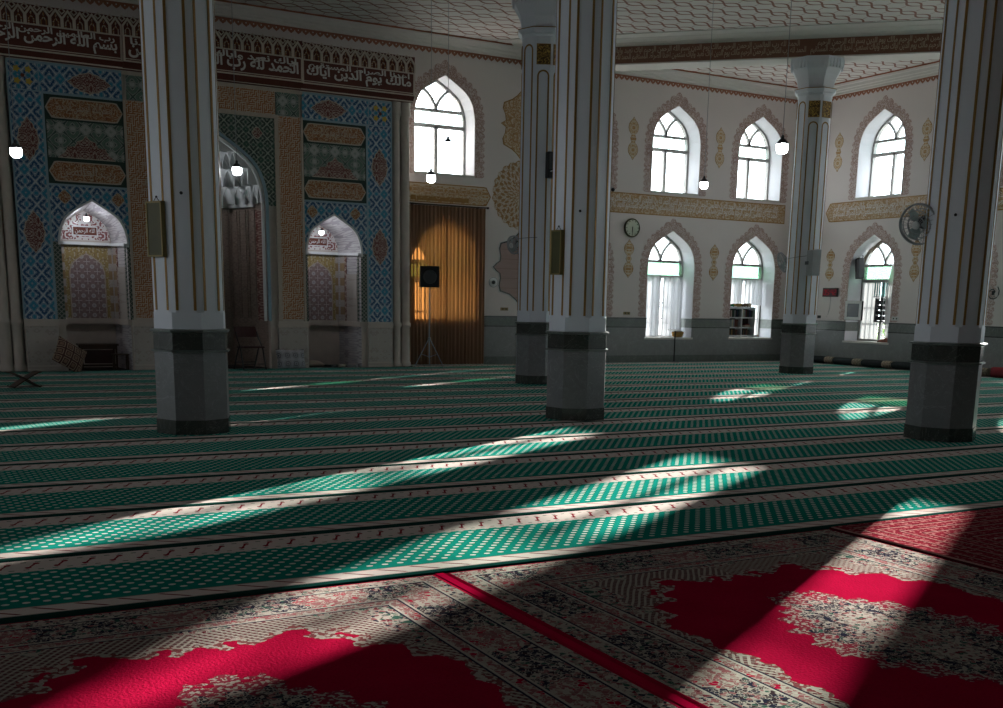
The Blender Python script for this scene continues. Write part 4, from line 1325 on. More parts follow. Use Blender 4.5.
obj('apse_ledge', MB().loft([[(x, y, z) for x, y in ap_plan[1:-1]] for z in (3.56, 3.66)], closed=False, caps=(False, False)).loft([[(x * .93, y * .93 - .02, z) for x, y in ap_plan[1:-1]] for z in (3.56, 3.66)], closed=False, caps=(False, False)).loft([[(x, y, 3.56) for x, y in ap_plan[1:-1]], [(x * .93, y * .93 - .02, 3.56) for x, y in ap_plan[1:-1]]], closed=False, caps=(False, False)), M['white'], mf, fix=False)

# frieze: inscription band and crest of little arches
FRY = -0.76
def frieze(x0, x1, yo, words, words2):
    fb = MB(); fb.loft([[(x, y, z) for y, z in ((yo, 6.160), (yo - .02, 6.637), (0.0, 6.637), (0.0, 6.02), (FY - .05, 6.02))] for x in (x0, x1)])
    obj('frieze_ground', fb, M['frieze_bg'], mf)
    ln = MB()
    for z0, z1, e in ((6.03, 6.128, -.13), (6.149, 6.176, .012), (6.197, 6.213, .010), (6.616, 6.642, .034)): ln.box(x0, x1, yo - e if e > 0 else FY - .08, -.3, z0, z1)
    for xx in (x0 + .02, x1 - .02): ln.box(xx - .02, xx + .02, yo - .03, yo + .05, 6.149, 6.637)
    obj('frieze_moulding', ln, M['frieze_line'], mf)
    obj('frieze_lettering', text_mb(words, x0 + .10, x1 - .10, 6.229, 6.542, yo - .012, .02, .03), M['frieze_letter'], mf)
    k_ = text_mb(words2, x0 + .14, x1 - .14, 6.436, 6.611, yo - .012, .016, .03)
    obj('frieze_lettering', k_, M['frieze_letter'], mf)
    cr = MB(); cr.box(x0, x1, yo - .01, yo + .05, 6.637, 6.985)
    n = round((x1 - x0) / .216); w = (x1 - x0) / n
    obj('crest_ground', cr, M['frieze_bg'], mf)
    ri = MB(); inn = MB()
    for i in range(n):
        c = x0 + (i + .5) * w
        o = [(c - w / 2, 6.642), (c - w / 2, 6.825), (c, 6.975), (c + w / 2, 6.825), (c + w / 2, 6.642)]
        q = [(c - w / 2 + .028, 6.642), (c - w / 2 + .028, 6.800), (c, 6.915), (c + w / 2 - .028, 6.800), (c + w / 2 - .028, 6.642)]
        ri.ring(o, q, yo - .05, yo - .005, closed=False)
        ri.ring([(c - w / 2 - .07, 6.940), (c - w / 2, 7.005), (c - w / 2 + .07, 6.940), (c - w / 2, 6.870)], [(c - w / 2 - .045, 6.940), (c - w / 2, 6.980), (c - w / 2 + .045, 6.940), (c - w / 2, 6.895)], yo - .06, yo - .005)
        inn.ring([(c - .055, 6.645), (c - .055, 6.735), (c, 6.805), (c + .055, 6.735), (c + .055, 6.645)], [(c - .035, 6.645), (c - .035, 6.725), (c, 6.780), (c + .035, 6.725), (c + .035, 6.645)], yo - .03, yo - .005, closed=False)
        inn.prism([(c - .018, 6.840), (c, 6.810), (c + .018, 6.840), (c, 6.885)], yo - .03, yo - .005)
    obj('crest_arches', ri, M['frieze_line'], mf)
    obj('crest_tracery', inn, M['kufic'], mf)
frieze(-4.50, -1.86, FRY, arabic(BISM), arabic('رب العالمين الرحمن الرحيم'))
frieze(-1.86, 1.84, FRY - .06, arabic('الحمد لله رب العالمين الرحمن'), arabic('اياك نعبد واياك نستعين اهدنا'))
frieze(1.84, 4.50, FRY, arabic('مالك يوم الدين اياك'), arabic('اهدنا الصراط المستقيم'))

# ------------------------------------------------------------------ carpets
ROW = 1.335
names = ['nearest', 'second', 'third', 'fourth', 'fifth', 'sixth', 'seventh', 'eighth', 'ninth', 'tenth', 'eleventh', 'twelfth', 'thirteenth', 'fourteenth']
base_row = MB()
nx_ = 90
_lp = [(0.004, .0005), (.02, .010), (.05, .013), (ROW - .05, .013), (ROW - .02, .010), (ROW - .004, .0005)]
base_row.loft([[(-33.9 + 33.5 * i / nx_, q, z) for q, z in _lp] for i in range(nx_ + 1)])
row0 = None
def row_piece(x0, x1, q1):
    n = max(4, int((x1 - x0) / .37))
    lp = [(0.004, .0005), (.02, .010), (.05, .013), (q1 - .05, .013), (q1 - .02, .010), (q1 - .004, .0005)]
    return MB().loft([[(x0 + (x1 - x0) * i / n, q, z) for q, z in lp] for i in range(n + 1)])
for i in range(13):
    lab = 'green dotted prayer carpet row nearest the red rugs' if i == 0 else 'green dotted prayer carpet row, %s counted from the red rugs' % names[i]
    if row0 is None:
        row0 = o = obj('prayer_carpet', base_row, M['runner'])
    else:
        o = row0.copy(); COL.objects.link(o)
    o.location = (0.013 * ((i * 7) % 5), -19.16 + ROW * i, 0.001)
    tag(o, lab, 'carpet', 'green prayer carpet rows')
for i, x0, x1, q1, lab in ((13, -33.9, -12.75, 1.06, 'green prayer carpet strip at the foot of the mihrab front'), (13, -12.73, -.4, ROW, 'green prayer carpet row next to last before the curtain and window wall'), (14, -12.73, -.4, .40, 'narrow green carpet strip against the curtain and window wall')):
    o = obj('prayer_carpet', row_piece(x0, x1, q1), M['runner'], loc=(0, -19.16 + ROW * i, .001)); tag(o, lab, 'carpet', 'green prayer carpet rows')

def rug(name, label, s0, s1, t0, t1, mat, z=0.001, th=.012):
    hx, hy = (s1 - s0) / 2, (t1 - t0) / 2
    mb = MB()
    e = .02
    mb.loft([[(-hx, -hy, 0), (hx, -hy, 0), (hx, hy, 0), (-hx, hy, 0)], [(-hx, -hy, th * .6), (hx, -hy, th * .6), (hx, hy, th * .6), (-hx, hy, th * .6)],
             [(-hx + e, -hy + e, th), (hx - e, -hy + e, th), (hx - e, hy - e, th), (-hx + e, hy - e, th)]])
    o = obj(name, mb, mat, loc=(-(s0 + s1) / 2, -(t0 + t1) / 2, z))
    return tag(o, label, 'rug')
rug('persian_rug', 'crimson and ivory medallion rug at the bottom left, beyond the red seam', 20.775, 23.885, 19.185, 23.385, M['persian'])
rug('persian_rug', 'crimson and ivory medallion rug crossed by the sunbeam, right of the red seam', 17.60, 20.71, 19.185, 23.385, M['persian'])
rug('striped_rug', 'dark red rug with fine striped border at the right edge', 14.46, 17.582, 19.17, 23.36, M['redrug'], .001, .024)
tag(obj('seam_tape', MB().loft([[(-.030, y, 0), (-.025, y, .011), (.025, y, .011), (.030, y, 0)] for y in (-23.38, -21, -19.18)]), plain('crimson_tape', (0.37, 0.003, 0.034), 1.0, spec=0.0), loc=(-20.743, 0, .001)),
    'crimson strip covering the joint between the two medallion rugs', 'rug edging')

# ------------------------------------------------------------------ hanging bulbs
def bulb(s, t, z, label, r=.062, mat='bulb', top=CEIL, grp='bulbs hanging on long cords'):
    b = thing('hanging_bulb', label, 'lamp', (-s, -t, z), group=grp)
    obj('bulb', MB().lathe([(.004, -r * 1.05), (r * .55, -r * .98), (r * .9, -r * .70), (r, -r * .2), (r, r * .45), (r * .9, r * .62)], 20), M[mat], b, smooth=True)
    obj('socket', MB().lathe([(r * .95, r * .60), (r * .92, r * .85), (r * .55, r * 1.35), (r * .30, r * 1.5), (r * .26, r * 1.95), (r * .12, r * 2.1), (.004, r * 2.15)], 16), M['darkgrey'], b, smooth=True)
    obj('cord', MB().tube([(0, 0, r * 2.05), (0, 0, top - z)], .0035, 6), M['grey'], b)
    return b
bulb(15.822, 16.458, 3.11, 'large lit bulb on a cord in front of the window beside the corner column', .056)
bulb(13.949, 12.922, 3.17, 'lit bulb hanging at the lower corner of the window right of the mid-hall column', .053)
bulb(17.531, 12.039, 3.08, 'lit bulb hanging just above the brown curtain', .055)
bulb(17.134, 11.689, 3.54, 'bulb with dark socket hanging against the bright window over the curtain', .054)
bulb(22.301, 12.781, 2.93, 'lit bulb hanging before the far left blue tile border', .054)
bulb(19.762, 11.348, 3.07, 'lit bulb hanging before the white stalactite vault of the mihrab', .055)
bulb(19.93, .25, 3.10, 'small lit bulb inside the left tiled niche', .050, 'bulb_niche', 3.29, 'bulbs inside the niches')
bulb(14.88, .25, 3.06, 'small lit bulb inside the right tiled niche', .050, 'bulb_niche', 3.29, 'bulbs inside the niches')

# ------------------------------------------------------------------ curtain over the door, speaker, tripod
def pleats(mb, x0, x1, z0, z1, y, amp, pitch, seed, nz=10, flare=1.0):
    rnd = random.Random(seed); n = int((x1 - x0) / .018)
    ph = [0.0]
    for i in range(n): ph.append(ph[-1] + (2 * pi / pitch) * (x1 - x0) / n * rnd.uniform(.55, 1.5))
    loops = []
    for k in range(nz + 1):
        f = k / nz; z = z1 + (z0 - z1) * f
        loops.append([(x0 + (x1 - x0) * i / n, y + amp * (.6 + .4 * f * flare) * sin(ph[i]) + .25 * amp * sin(ph[i] * .37 + 2 * f), z) for i in range(n + 1)])
    return mb.loft(loops, closed=False, caps=(False, False))
cu = thing('curtain', 'floor-length golden brown curtain glowing from an arched window behind it', 'curtain', (-11.65, -.085, .02))
obj('curtain_panel', pleats(MB(), -1.07, .03, 0, 3.81, 0, .026, .105, 3), M['drape'], cu, smooth=True, fix=False)
obj('curtain_panel', pleats(MB(), -.02, 1.06, 0, 3.81, -.035, .026, .105, 5), M['drape'], cu, smooth=True, fix=False)
obj('curtain_rail', MB().tube([(-1.08, .0, 3.835), (1.14, .0, 3.835)], .018, 8).sphere((1.15, 0, 3.835), .03).box(-.9, -.86, 0, .083, 3.815, 3.855).box(.86, .9, 0, .083, 3.815, 3.855), M['wood'], cu)

sp = thing('loudspeaker', 'black square loudspeaker on a tripod in front of the brown curtain', 'loudspeaker', (-12.53, -1.05, 1.88), -.36)
obj('cabinet', MB().box(-.225, .225, -.15, .15, 0, .49), M['black'], sp, bevel=.012)
obj('speaker_cone', MB().lathe([(.16, -.155), (.155, -.168), (.14, -.162), (.06, -.13), (.055, -.14), (.001, -.15)], 28, (0, 0, .24), 'y'), M['darkgrey'], sp, smooth=True)
tp = thing('speaker_stand', 'thin grey tripod stand carrying the black loudspeaker', 'stand', (-12.53, -1.05, .016))
obj('pole', MB().tube([(0, 0, .22), (0, 0, 1.86)], .018, 10), M['grey'], tp)
obj('collar', MB().lathe([(.018, .62), (.032, .63), (.032, .70), (.018, .71)], 12), M['grey'], tp)
for k in range(3):
    a = -pi / 2 + .6 + k * 2 * pi / 3
    lg_ = MB().tube([(.02 * cos(a), .02 * sin(a), .66), (.40 * cos(a), .40 * sin(a), .012)], .012, 8)
    l_ = obj('leg', lg_, M['grey'], tp)
    obj('brace', MB().tube([(0, 0, .24), (.22 * cos(a), .22 * sin(a), .315)], .007, 6), M['grey'], tp)

# ------------------------------------------------------------------ sheers in the low windows
for s, z0, lab in ((4.69, .72, 'white sheer curtain with the low stand in front, window right of the clock'), (1.71, 1.62, 'white sheer curtain above the window bookcase'), (7.68, .72, 'white sheer curtain in the window mostly hidden by the mid-hall column')):
    c = thing('sheer_curtain', lab, 'curtain', (-s, .40, z0))
    obj('curtain_panel', pleats(MB(), -.72, -.03, 0, 2.36 - z0, 0, .014, .12, int(s * 7)), M['sheer'], c, smooth=True, fix=False)
    obj('curtain_panel', pleats(MB(), .03, .72, 0, 2.36 - z0, 0, .014, .12, int(s * 9)), M['sheer'], c, smooth=True, fix=False)
    obj('curtain_wire', MB().tube([(-.745, 0, 2.365 - z0), (.745, 0, 2.365 - z0)], .006, 6), M['steel'], c)

# ------------------------------------------------------------------ bookcase in the window, books
bk = thing('bookcase', 'white six-compartment bookcase standing on the window sill', 'bookcase', (-2.02, .17, .690))
W_, H_, D_ = 1.02, .86, .28
cs = MB()
for x in (-W_ / 2, -.02, W_ / 2 - .04): cs.box(x, x + .04, -D_ / 2, D_ / 2, 0, H_)
obj('uprights', cs, M['white'], bk)
for z in (.03, .265, .55, H_ - .04): obj('shelf', MB().box(-W_ / 2 + .04, -.02, -D_ / 2 + .005, D_ / 2, z, z + .035).box(.02, W_ / 2 - .04, -D_ / 2 + .005, D_ / 2, z, z + .035), M['white'], bk)
obj('top_board', MB().box(-W_ / 2 - .01, W_ / 2 + .01, -D_ / 2 - .01, D_ / 2, H_ - .004, H_ + .02), M['white'], bk)
obj('back_board', MB().box(-W_ / 2 + .01, W_ / 2 - .01, D_ / 2 - .012, D_ / 2 + .002, .01, H_), M['wood'], bk)
bcol = {'dark green': (0.015, 0.06, 0.03), 'maroon': (0.12, 0.02, 0.02), 'black': (0.015, 0.015, 0.015), 'cream': (0.42, 0.37, 0.28), 'navy': (0.02, 0.03, 0.09), 'ochre': (0.30, 0.18, 0.04), 'brown': (0.12, 0.06, 0.03), 'grey': (0.22, 0.22, 0.23)}
bmat = {k: plain('book_cover_' + k.replace(' ', '_'), v, .6) for k, v in bcol.items()}
page = plain('book_pages', (0.5, 0.46, 0.38), .9)
def book(cname, loc, w, d, h, label, rz=0.0, ry=0.0, grp=None):
    b = thing('book', label, 'book', loc, rz, grp); b.rotation_euler = (0, ry, rz)
    t = .004
    obj('cover', MB().box(-w / 2, w / 2, -d / 2, -d / 2 + t, 0, h).box(-w / 2, -w / 2 + t, -d / 2, d / 2, 0, h).box(w / 2 - t, w / 2, -d / 2, d / 2, 0, h), bmat[cname], b)
    obj('pages', MB().box(-w / 2 + t, w / 2 - t, -d / 2 + t, d / 2 - .006, .004, h - .004), page, b)
    return b
rnd = random.Random(4)
spec = [('top left compartment', -.44, .586, .22, ['maroon', 'cream', 'black', 'dark green', 'grey', 'black', 'navy', 'dark green']),
        ('top right compartment', .06, .586, .22, ['cream', 'grey', 'maroon', 'black', 'black', 'navy', 'black', 'dark green']),
        ('middle left compartment', -.44, .302, .235, ['dark green', 'grey', 'cream', 'grey', 'maroon', 'brown', 'maroon']),
        ('bottom left compartment', -.44, .067, .17, ['brown', 'black', 'ochre', 'brown', 'black', 'brown', 'maroon']),
        ('bottom right compartment', .06, .067, .17, ['black', 'brown', 'black', 'maroon', 'brown', 'black'])]
ords = ['first', 'second', 'third', 'fourth', 'fifth', 'sixth', 'seventh', 'eighth']
for nm, x0, z, hh, cols_ in spec:
    x = x0
    for i, cn in enumerate(cols_):
        w = rnd.uniform(.036, .052); h = hh * rnd.uniform(.86, .99)
        book(cn, (-2.02 + x + w / 2, .17 - .01, .690 + z), w - .002, .19, h, '%s book, %s from the left in the bookcase %s' % (cn, ords[i], nm), grp='books in the window bookcase')
        x += w
book('cream', (-2.02 + .22, .15, .690 + .301), .20, .24, .05, 'cream book lying flat in the bookcase middle right compartment', grp='books in the window bookcase')
book('maroon', (-2.02 + .23, .15, .690 + .352), .17, .2, .04, 'maroon book lying flat on the cream one in the bookcase', grp='books in the window bookcase')
ft = thing('folded_cloth', 'green folded cloth on the left end of the bookcase top', 'cloth', (-2.42, .15, 1.571))
obj('cloth', MB().loft([[(-.10, -.09, 0), (.10, -.09, 0), (.10, .09, 0), (-.10, .09, 0)], [(-.115, -.1, .02), (.115, -.1, .025), (.112, .1, .02), (-.11, .1, .025)], [(-.10, -.09, .06), (.09, -.085, .075), (.1, .09, .06), (-.09, .09, .07)]]), plain('green_cloth', (0.01, 0.16, 0.06), .9), ft, bevel=.01)
for i, (x, cn, w, h, lab) in enumerate(((-2.16, 'ochre', .22, .085, 'ochre book stack lying beside the green cloth on the bookcase'), (-1.92, 'brown', .26, .09, 'brown book lying in the middle of the bookcase top'), (-1.72, 'cream', .10, .10, 'pale book standing at the right end of the bookcase top'))):
    book(cn, (x, .15, 1.571), w, .2, h, lab, grp='books on top of the bookcase')

# ------------------------------------------------------------------ low stand and things on the sill of the clock-side window
st = thing('lectern_stand', 'thin dark stand with a flat top below the sheer curtained window', 'stand', (-4.62, -.22, .016))
obj('pole', MB().tube([(0, 0, .02), (0, 0, .86)], .017, 8), M['black'], st)
obj('foot', MB().lathe([(.14, 0), (.14, .012), (.05, .022), (.02, .04)], 20), M['black'], st)
obj('top', MB().loft([[(-.19, -.13, .855), (.19, -.13, .855), (.19, .11, .885), (-.19, .11, .885)], [(-.19, -.13, .870), (.19, -.13, .870), (.19, .11, .900), (-.19, .11, .900)]]), M['lightgrey'], st)
bs = thing('basket', 'small ochre basket of papers on the sill behind the thin stand', 'basket', (-4.26, .14, .692))
obj('basket', MB().lathe([(.10, 0), (.15, .02), (.165, .10), (.17, .15), (.158, .15), (.15, .10), (.10, .02)], 20), plain('ochre_wicker', (0.35, 0.20, 0.05), .7, var=.3, scale=30), bs, smooth=True)
obj('papers', MB().box(-.09, .09, -.06, .06, .03, .19).box(-.05, .11, -.07, .05, .05, .17), M['beige_cloth'], bs)

# ------------------------------------------------------------------ clocks, camera, plaques
ck = thing('wall_clock', 'round pale green wall clock above a gold ornament', 'clock', (-6.09, -.002, 3.60))
obj('case', MB().lathe([(.245, 0), (.25, -.02), (.245, -.05), (.225, -.058), (.215, -.045)], 40, (0, 0, 0), 'y'), M['olive'], ck, smooth=True)
obj('face', MB().lathe([(.001, -.049), (.213, -.049), (.213, -.02), (.001, -.02)], 40, (0, 0, 0), 'y'), M['clockface'], ck)
tk = MB()
for k in range(12):
    a = k * pi / 6; tk.prism([(.185 * sin(a) + .018 * cos(b), .185 * cos(a) + .018 * sin(b)) for b in (0, pi / 2, pi, 3 * pi / 2)], -.053, -.047)
obj('numerals', tk, M['black'], ck)
obj('hour_hand', MB().prism([(-.012, .02), (.012, .02), (.008, -.11), (-.008, -.11)], -.057, -.052), M['black'], ck)
obj('minute_hand', MB().prism([(-.009, .03), (.009, .03), (.005, -.165), (-.005, -.165)], -.061, -.057), M['black'], ck)

dc = thing('digital_clock', 'black digital clock with red digits on the right wall', 'clock', (-.002, -1.42, 2.03), -pi / 2)
obj('case', MB().box(-.29, .29, -.05, 0, -.125, .125), M['black'], dc, bevel=.008)
SEG = {'0': 'abcdef', '1': 'bc', '2': 'abged', '4': 'fgbc', '5': 'afgcd'}
def digit(mb, cx, ch, w=.042, h=.075, t=.012):
    pos = {'a': (cx - w, cx + w, h - t, h), 'g': (cx - w, cx + w, -t / 2, t / 2), 'd': (cx - w, cx + w, -h, -h + t), 'f': (cx - w, cx - w + t, 0, h), 'b': (cx + w - t, cx + w, 0, h), 'e': (cx - w, cx - w + t, -h, 0), 'c': (cx + w - t, cx + w, -h, 0)}
    for s_ in SEG[ch]:
        x0, x1, z0, z1 = pos[s_]; mb.box(x0, x1, -.056, -.049, z0, z1)
dg = MB()
for cx, ch in ((-.20, '0'), (-.085, '5'), (.085, '4'), (.20, '2')): digit(dg, cx, ch)
dg.box(-.008, .008, -.056, -.049, .02, .04).box(-.008, .008, -.056, -.049, -.04, -.02)
obj('digits', dg, M['led'], dc)
tag(obj('cable', MB().tube([(0, -.004, -.125), (.0, -.006, -.45), (-.05, -.006, -.60), (-.11, -.006, -.71)], .006, 6), M['grey'], dc), '', '') if False else obj('cable', MB().tube([(0, -.006, -.125), (0, -.006, -.42), (-.05, -.006, -.60), (-.11, -.006, -.70)], .006, 6), M['grey'], dc)

cm = thing('security_camera', 'small dark dome camera at the sill corner right of the mid-hall column', 'camera', (-6.78, -.002, 4.56))
obj('mount', MB().lathe([(.05, 0), (.05, -.03), (.03, -.04)], 16, (0, 0, 0), 'y'), M['grey'], cm)
obj('dome', MB().sphere((0, -.075, -.02), .05), M['black'], cm, smooth=True)
def outlet(loc, rz, label, mat='brass', w=.11, h=.038):
    o = thing('socket_plate', label, 'wall socket', loc, rz)
    obj('plate', MB().box(-w, w, -.012, 0, -h, h), M[mat], o, bevel=.004)
    obj('holes', MB().box(-w * .6, -w * .25, -.014, -.011, -.02, .02).box(w * .25, w * .6, -.014, -.011, -.02, .02), M['black'], o)
outlet((-6.14, -.001, 1.34), 0, 'dull gold socket plate above the wainscot below the round clock')
outlet((-9.95, -.001, 1.40), 0, 'dull gold socket plate at the foot of the pink wall panel')
outlet((-.001, -3.86, 1.34), -pi / 2, 'pale socket plate above the wainscot right of the monitor window', 'lightgrey', .12, .05)
outlet((-.001, -1.02, 1.33), -pi / 2, 'small black socket under the digital clock', 'black', .07, .04)
sw = thing('switch_plate', 'round white and black switch on the wall right of the curtain', 'switch', (-10.28, -.001, 2.06))
obj('rim', MB().lathe([(.13, 0), (.13, -.010), (.001, -.010)], 28, (0, 0, 0), 'y'), M['grey'], sw)
obj('plate', MB().lathe([(.115, -.008), (.115, -.014), (.10, -.02), (.001, -.02)], 28, (0, 0, 0), 'y'), M['white'], sw, smooth=True)
obj('knob', MB().lathe([(.05, -.018), (.045, -.04), (.001, -.045)], 20, (0, 0, 0), 'y'), M['black'], sw, smooth=True)
hk = thing('scroll_bracket', 'black iron scroll bracket on the right wall beyond the nearest column', 'bracket', (-.002, -6.86, 2.03), -pi / 2)
obj('scroll', MB().tube([((.06 + .012 * i) * cos(i * .55) * .9, -.03, (.06 + .012 * i) * sin(i * .55) * .9) for i in range(14)], .012, 8), M['black'], hk)
obj('plate', MB().box(-.03, .03, -.03, 0, -.05, .05), M['black'], hk)

# ------------------------------------------------------------------ fans
def fan(loc, rz, tilt, label, R=.23):
    """wall fan: the head looks along local -y; the bracket runs back along +y"""
    f = thing('wall_fan', label, 'fan', loc, rz)
    T = Matrix.Rotation(tilt, 4, 'X')
    cage = MB()
    for r, y in ((R, 0), (R, -.035), (R * .72, -.075), (R * .45, -.09), (R * .72, .05), (R * .45, .065)):
        cage.tube([(r * cos(2 * pi * i / 40), y, r * sin(2 * pi * i / 40)) for i in range(41)], .0065 if r < R else .011, 6)
    for i in range(24):
        a = 2 * pi * i / 24
        cage.tube([(.04 * cos(a), -.095, .04 * sin(a)), (R * .6 * cos(a), -.085, R * .6 * sin(a)), (R * cos(a), -.035, R * sin(a)), (R * cos(a), 0, R * sin(a)), (R * .6 * cos(a), .058, R * .6 * sin(a)), (.06 * cos(a), .07, .06 * sin(a))], .0028, 4)
    obj('cage', cage.move(T), M['grey'], f)
    bl = MB()
    for k in range(3):
        a0 = 2 * pi * k / 3
        loops = []
        for j in range(6):
            r = .035 + (R * .86 - .035) * j / 5; wd = .25 + .35 * sin(pi * min(1, j / 4.2))
            loops.append([(r * cos(a0 - wd), -.015 - .02 * 1, r * sin(a0 - wd)), (r * cos(a0 + wd), .0, r * sin(a0 + wd)), (r * cos(a0 + wd), .004, r * sin(a0 + wd)), (r * cos(a0 - wd), -.031, r * sin(a0 - wd))])
        bl.loft(loops)
    obj('blades', bl.move(T), plain('fan_blade_plastic', (0.30, 0.37, 0.36), .3), f)
    obj('hub_cap', MB().lathe([(.05, -.09), (.045, -.105), (.001, -.11)], 20, (0, 0, 0), 'y').move(T), M['lightgrey'], f)
    obj('motor', MB().lathe([(.05, .06), (.075, .075), (.08, .13), (.065, .19), (.02, .21)], 20, (0, 0, 0), 'y').move(T), M['darkgrey'], f, smooth=True)
    obj('bracket', MB().tube([(0, .15, -.03), (0, .17, -.16), (0, .24, -.17), (0, .33, -.17)], .02, 8).box(-.05, .05, .325, .345, -.27, -.09), M['darkgrey'], f)
    return f
def col_mount(s, t, ang, dist, z):
    """a point beside a column, at plan angle ang from its axis"""
    return (-s + dist * cos(ang), -t + dist * sin(ang), z)
def mount_fan(s, t, ang, z, tilt, label, turn=0.0, R=.23):
    p = col_mount(s, t, ang, .386 + .34, z)
    return fan(p, ang + pi / 2 + turn, tilt, label, R)

# ------------------------------------------------------------------ boards and speakers on the columns
def col_board(s, t, ang, z0, h, w, d, label, name='notice_board', mat='olive', edge='brass'):
    p = col_mount(s, t, ang, .389, z0)
    b = thing(name, label, 'board', p, ang + pi / 2)
    obj('panel', MB().box(-w / 2 + .012, w / 2 - .012, -d, 0, .012, h - .012), M[mat], b)
    fr = MB()
    for x0, x1, z0_, z1_ in ((-w / 2, w / 2, 0, .018), (-w / 2, w / 2, h - .018, h), (-w / 2, -w / 2 + .018, 0, h), (w / 2 - .018, w / 2, 0, h)): fr.box(x0, x1, -d - .008, 0, z0_, z1_)
    obj('frame', fr, M[edge], b)
    obj('hanger', MB().tube([(-.05, -.01, h), (0, -.012, h + .05), (.05, -.01, h)], .004, 6).sphere((0, -.01, h + .05), .012, 8, 6), M['darkgrey'], b)
    return b

bulb(17.78, -.05, 4.20, 'lit bulb inside the stalactite vault of the mihrab, behind the column', .05, 'bulb_niche', 4.62, 'bulbs inside the niches')

aL, aC, aB, aR, aF = az_(168.5), az_(184.5), az_(178.0), az_(209.5), az_(193.7)
# plan angle decreases clockwise; a viewer's left face is one eighth turn clockwise seen from above
LEFT = -pi / 4
col_board(20.475, 11.75, aL + LEFT, 2.01, .60, .26, .05, 'dark board with brass frame on the left face of the column before the mihrab')
col_board(15.285, 11.995, aC + LEFT, 1.96, .58, .20, .05, 'olive green board on the left face of the mid-hall column')
for (s, t, a, z, lab) in ((20.475, 11.75, aL, 2.70, 'tiny dark hook on the column before the mihrab'), (15.285, 11.995, aC, 2.78, 'tiny dark hook on the mid-hall column'), (12.128, 15.60, aR, 2.70, 'tiny dark hook on the column nearest the right edge')):
    h_ = thing('wall_hook', lab, 'hook', col_mount(s, t, a, .387, z), a + pi / 2)
    obj('hook', MB().lathe([(.014, 0), (.012, -.02), (.018, -.03), (.001, -.035)], 12, (0, 0, 0), 'y'), M['black'], h_)
sb = thing('small_loudspeaker', 'narrow black wall speaker high on the half hidden column behind mid-hall', 'loudspeaker', col_mount(12.515, 6.10, az_(155.0), .42, 3.88), az_(155.0) + pi / 2)
obj('cabinet', MB().box(-.10, .10, -.15, 0, 0, .47), M['black'], sb, bevel=.01)
obj('grille', MB().box(-.085, .085, -.158, -.148, .16, .45), M['darkgrey'], sb)
obj('badge', MB().prism([(-.06, .105), (.075, .135), (.075, .155), (-.06, .125)], -.156, -.148), M['lightgrey'], sb)
gs = thing('wall_loudspeaker', 'grey box speaker strapped to the right side of the corner column', 'loudspeaker', col_mount(4.432, 4.875, az_(166.0), .42, 2.33), az_(166.0) + pi / 2)
obj('cabinet', MB().loft([[(-.16, -.02, 0), (.14, -.02, 0), (.10, -.20, 0), (-.10, -.20, 0)], [(-.16, -.02, .58), (.16, -.02, .62), (.12, -.20, .60), (-.10, -.20, .58)]]), M['grey'], gs, bevel=.01)
obj('strap', MB().box(-.17, -.155, -.12, .03, .25, .33), M['darkgrey'], gs)
# fans
def mount2(s, t, a0, face, z, tilt, label, R):
    c0, c1 = az_(a0), az_(face)
    p = (-s + .386 * cos(c0) + .345 * cos(c1), -t + .386 * sin(c0) + .345 * sin(c1), z)
    return fan(p, c1 + pi / 2, tilt, label, R)
mount2(12.128, 15.60, 326, 226, 2.62, .25, 'grey wall fan with round wire cage at the side of the nearest right column', .24)
mount2(4.432, 4.875, 350, 262, 2.66, .35, 'grey wall fan seen edge-on at the left side of the corner column', .24)
mount2(12.515, 6.10, 325, 225, 2.68, .2, 'pale wall fan at the left side of the half hidden column before the pink panel', .17)
def wire(s, t, r, a0, a1, z0, z1, label):
    n = 14; w = []
    for i in range(n + 1):
        a = a0 + (a1 - a0) * i / n
        # follow the octagon closely enough to lie on its corners
        w.append((-s + r * cos(a), -t + r * sin(a), z0 + (z1 - z0) * i / n))
    return tag(obj('cable', MB().tube(w, .005, 6), M['darkgrey']), label, 'cable')
wire(4.432, 4.875, .425, az_(255), az_(170), 2.72, 2.80, 'thin cable strapped round the corner column from fan to speaker')
wire(12.515, 6.10, .425, az_(250), az_(185), 2.78, 2.80, 'thin cable round the half hidden column beside its fan')

# ------------------------------------------------------------------ right wall window: monitor, cooler grille, speaker, drape
mo = thing('monitor', 'grey framed monitor on a wall arm left of the right wall window', 'monitor', (-.10, -2.42, 1.26), -pi / 2 - .10)
obj('case', MB().box(-.36, .34, .0, .06, 0, .54), M['black'], mo, bevel=.01)
obj('bezel', MB().ring([(-.34, .01), (.33, .01), (.33, .535), (-.34, .535)], [(-.25, .09), (.24, .09), (.24, .46), (-.25, .46)], -.012, .002), M['lightgrey'], mo)
obj('screen', MB().box(-.26, .25, -.004, .003, .08, .47), M['screen'], mo)
obj('arm', MB().box(-.34, -.26, .05, .10, .18, .34), M['darkgrey'], mo)
ac = thing('cooler_grille', 'dark louvred cooler panel set in the right wall window', 'air cooler', (.44, -3.02, 1.22), -pi / 2)
obj('frame', MB().ring([(-.28, 0), (.30, 0), (.30, .66), (-.28, .66)], [(-.24, .04), (.26, .04), (.26, .62), (-.24, .62)], -.06, .06), M['darkgrey'], ac)
for i in range(4):
    for j in range(2):
        obj('louvre', MB().box(-.22 + .245 * j, -.01 + .245 * j, -.04, .02, .06 + .145 * i, .17 + .145 * i), M['black'], ac)
tg = thing('ventilation_grille', 'teal slatted grille above the cooler panel in the right wall window', 'grille', (.46, -2.98, 1.90), -pi / 2)
tgm = MB()
for i in range(9): tgm.box(-.36 + .085 * i, -.335 + .085 * i, -.015, .015, 0, .44)
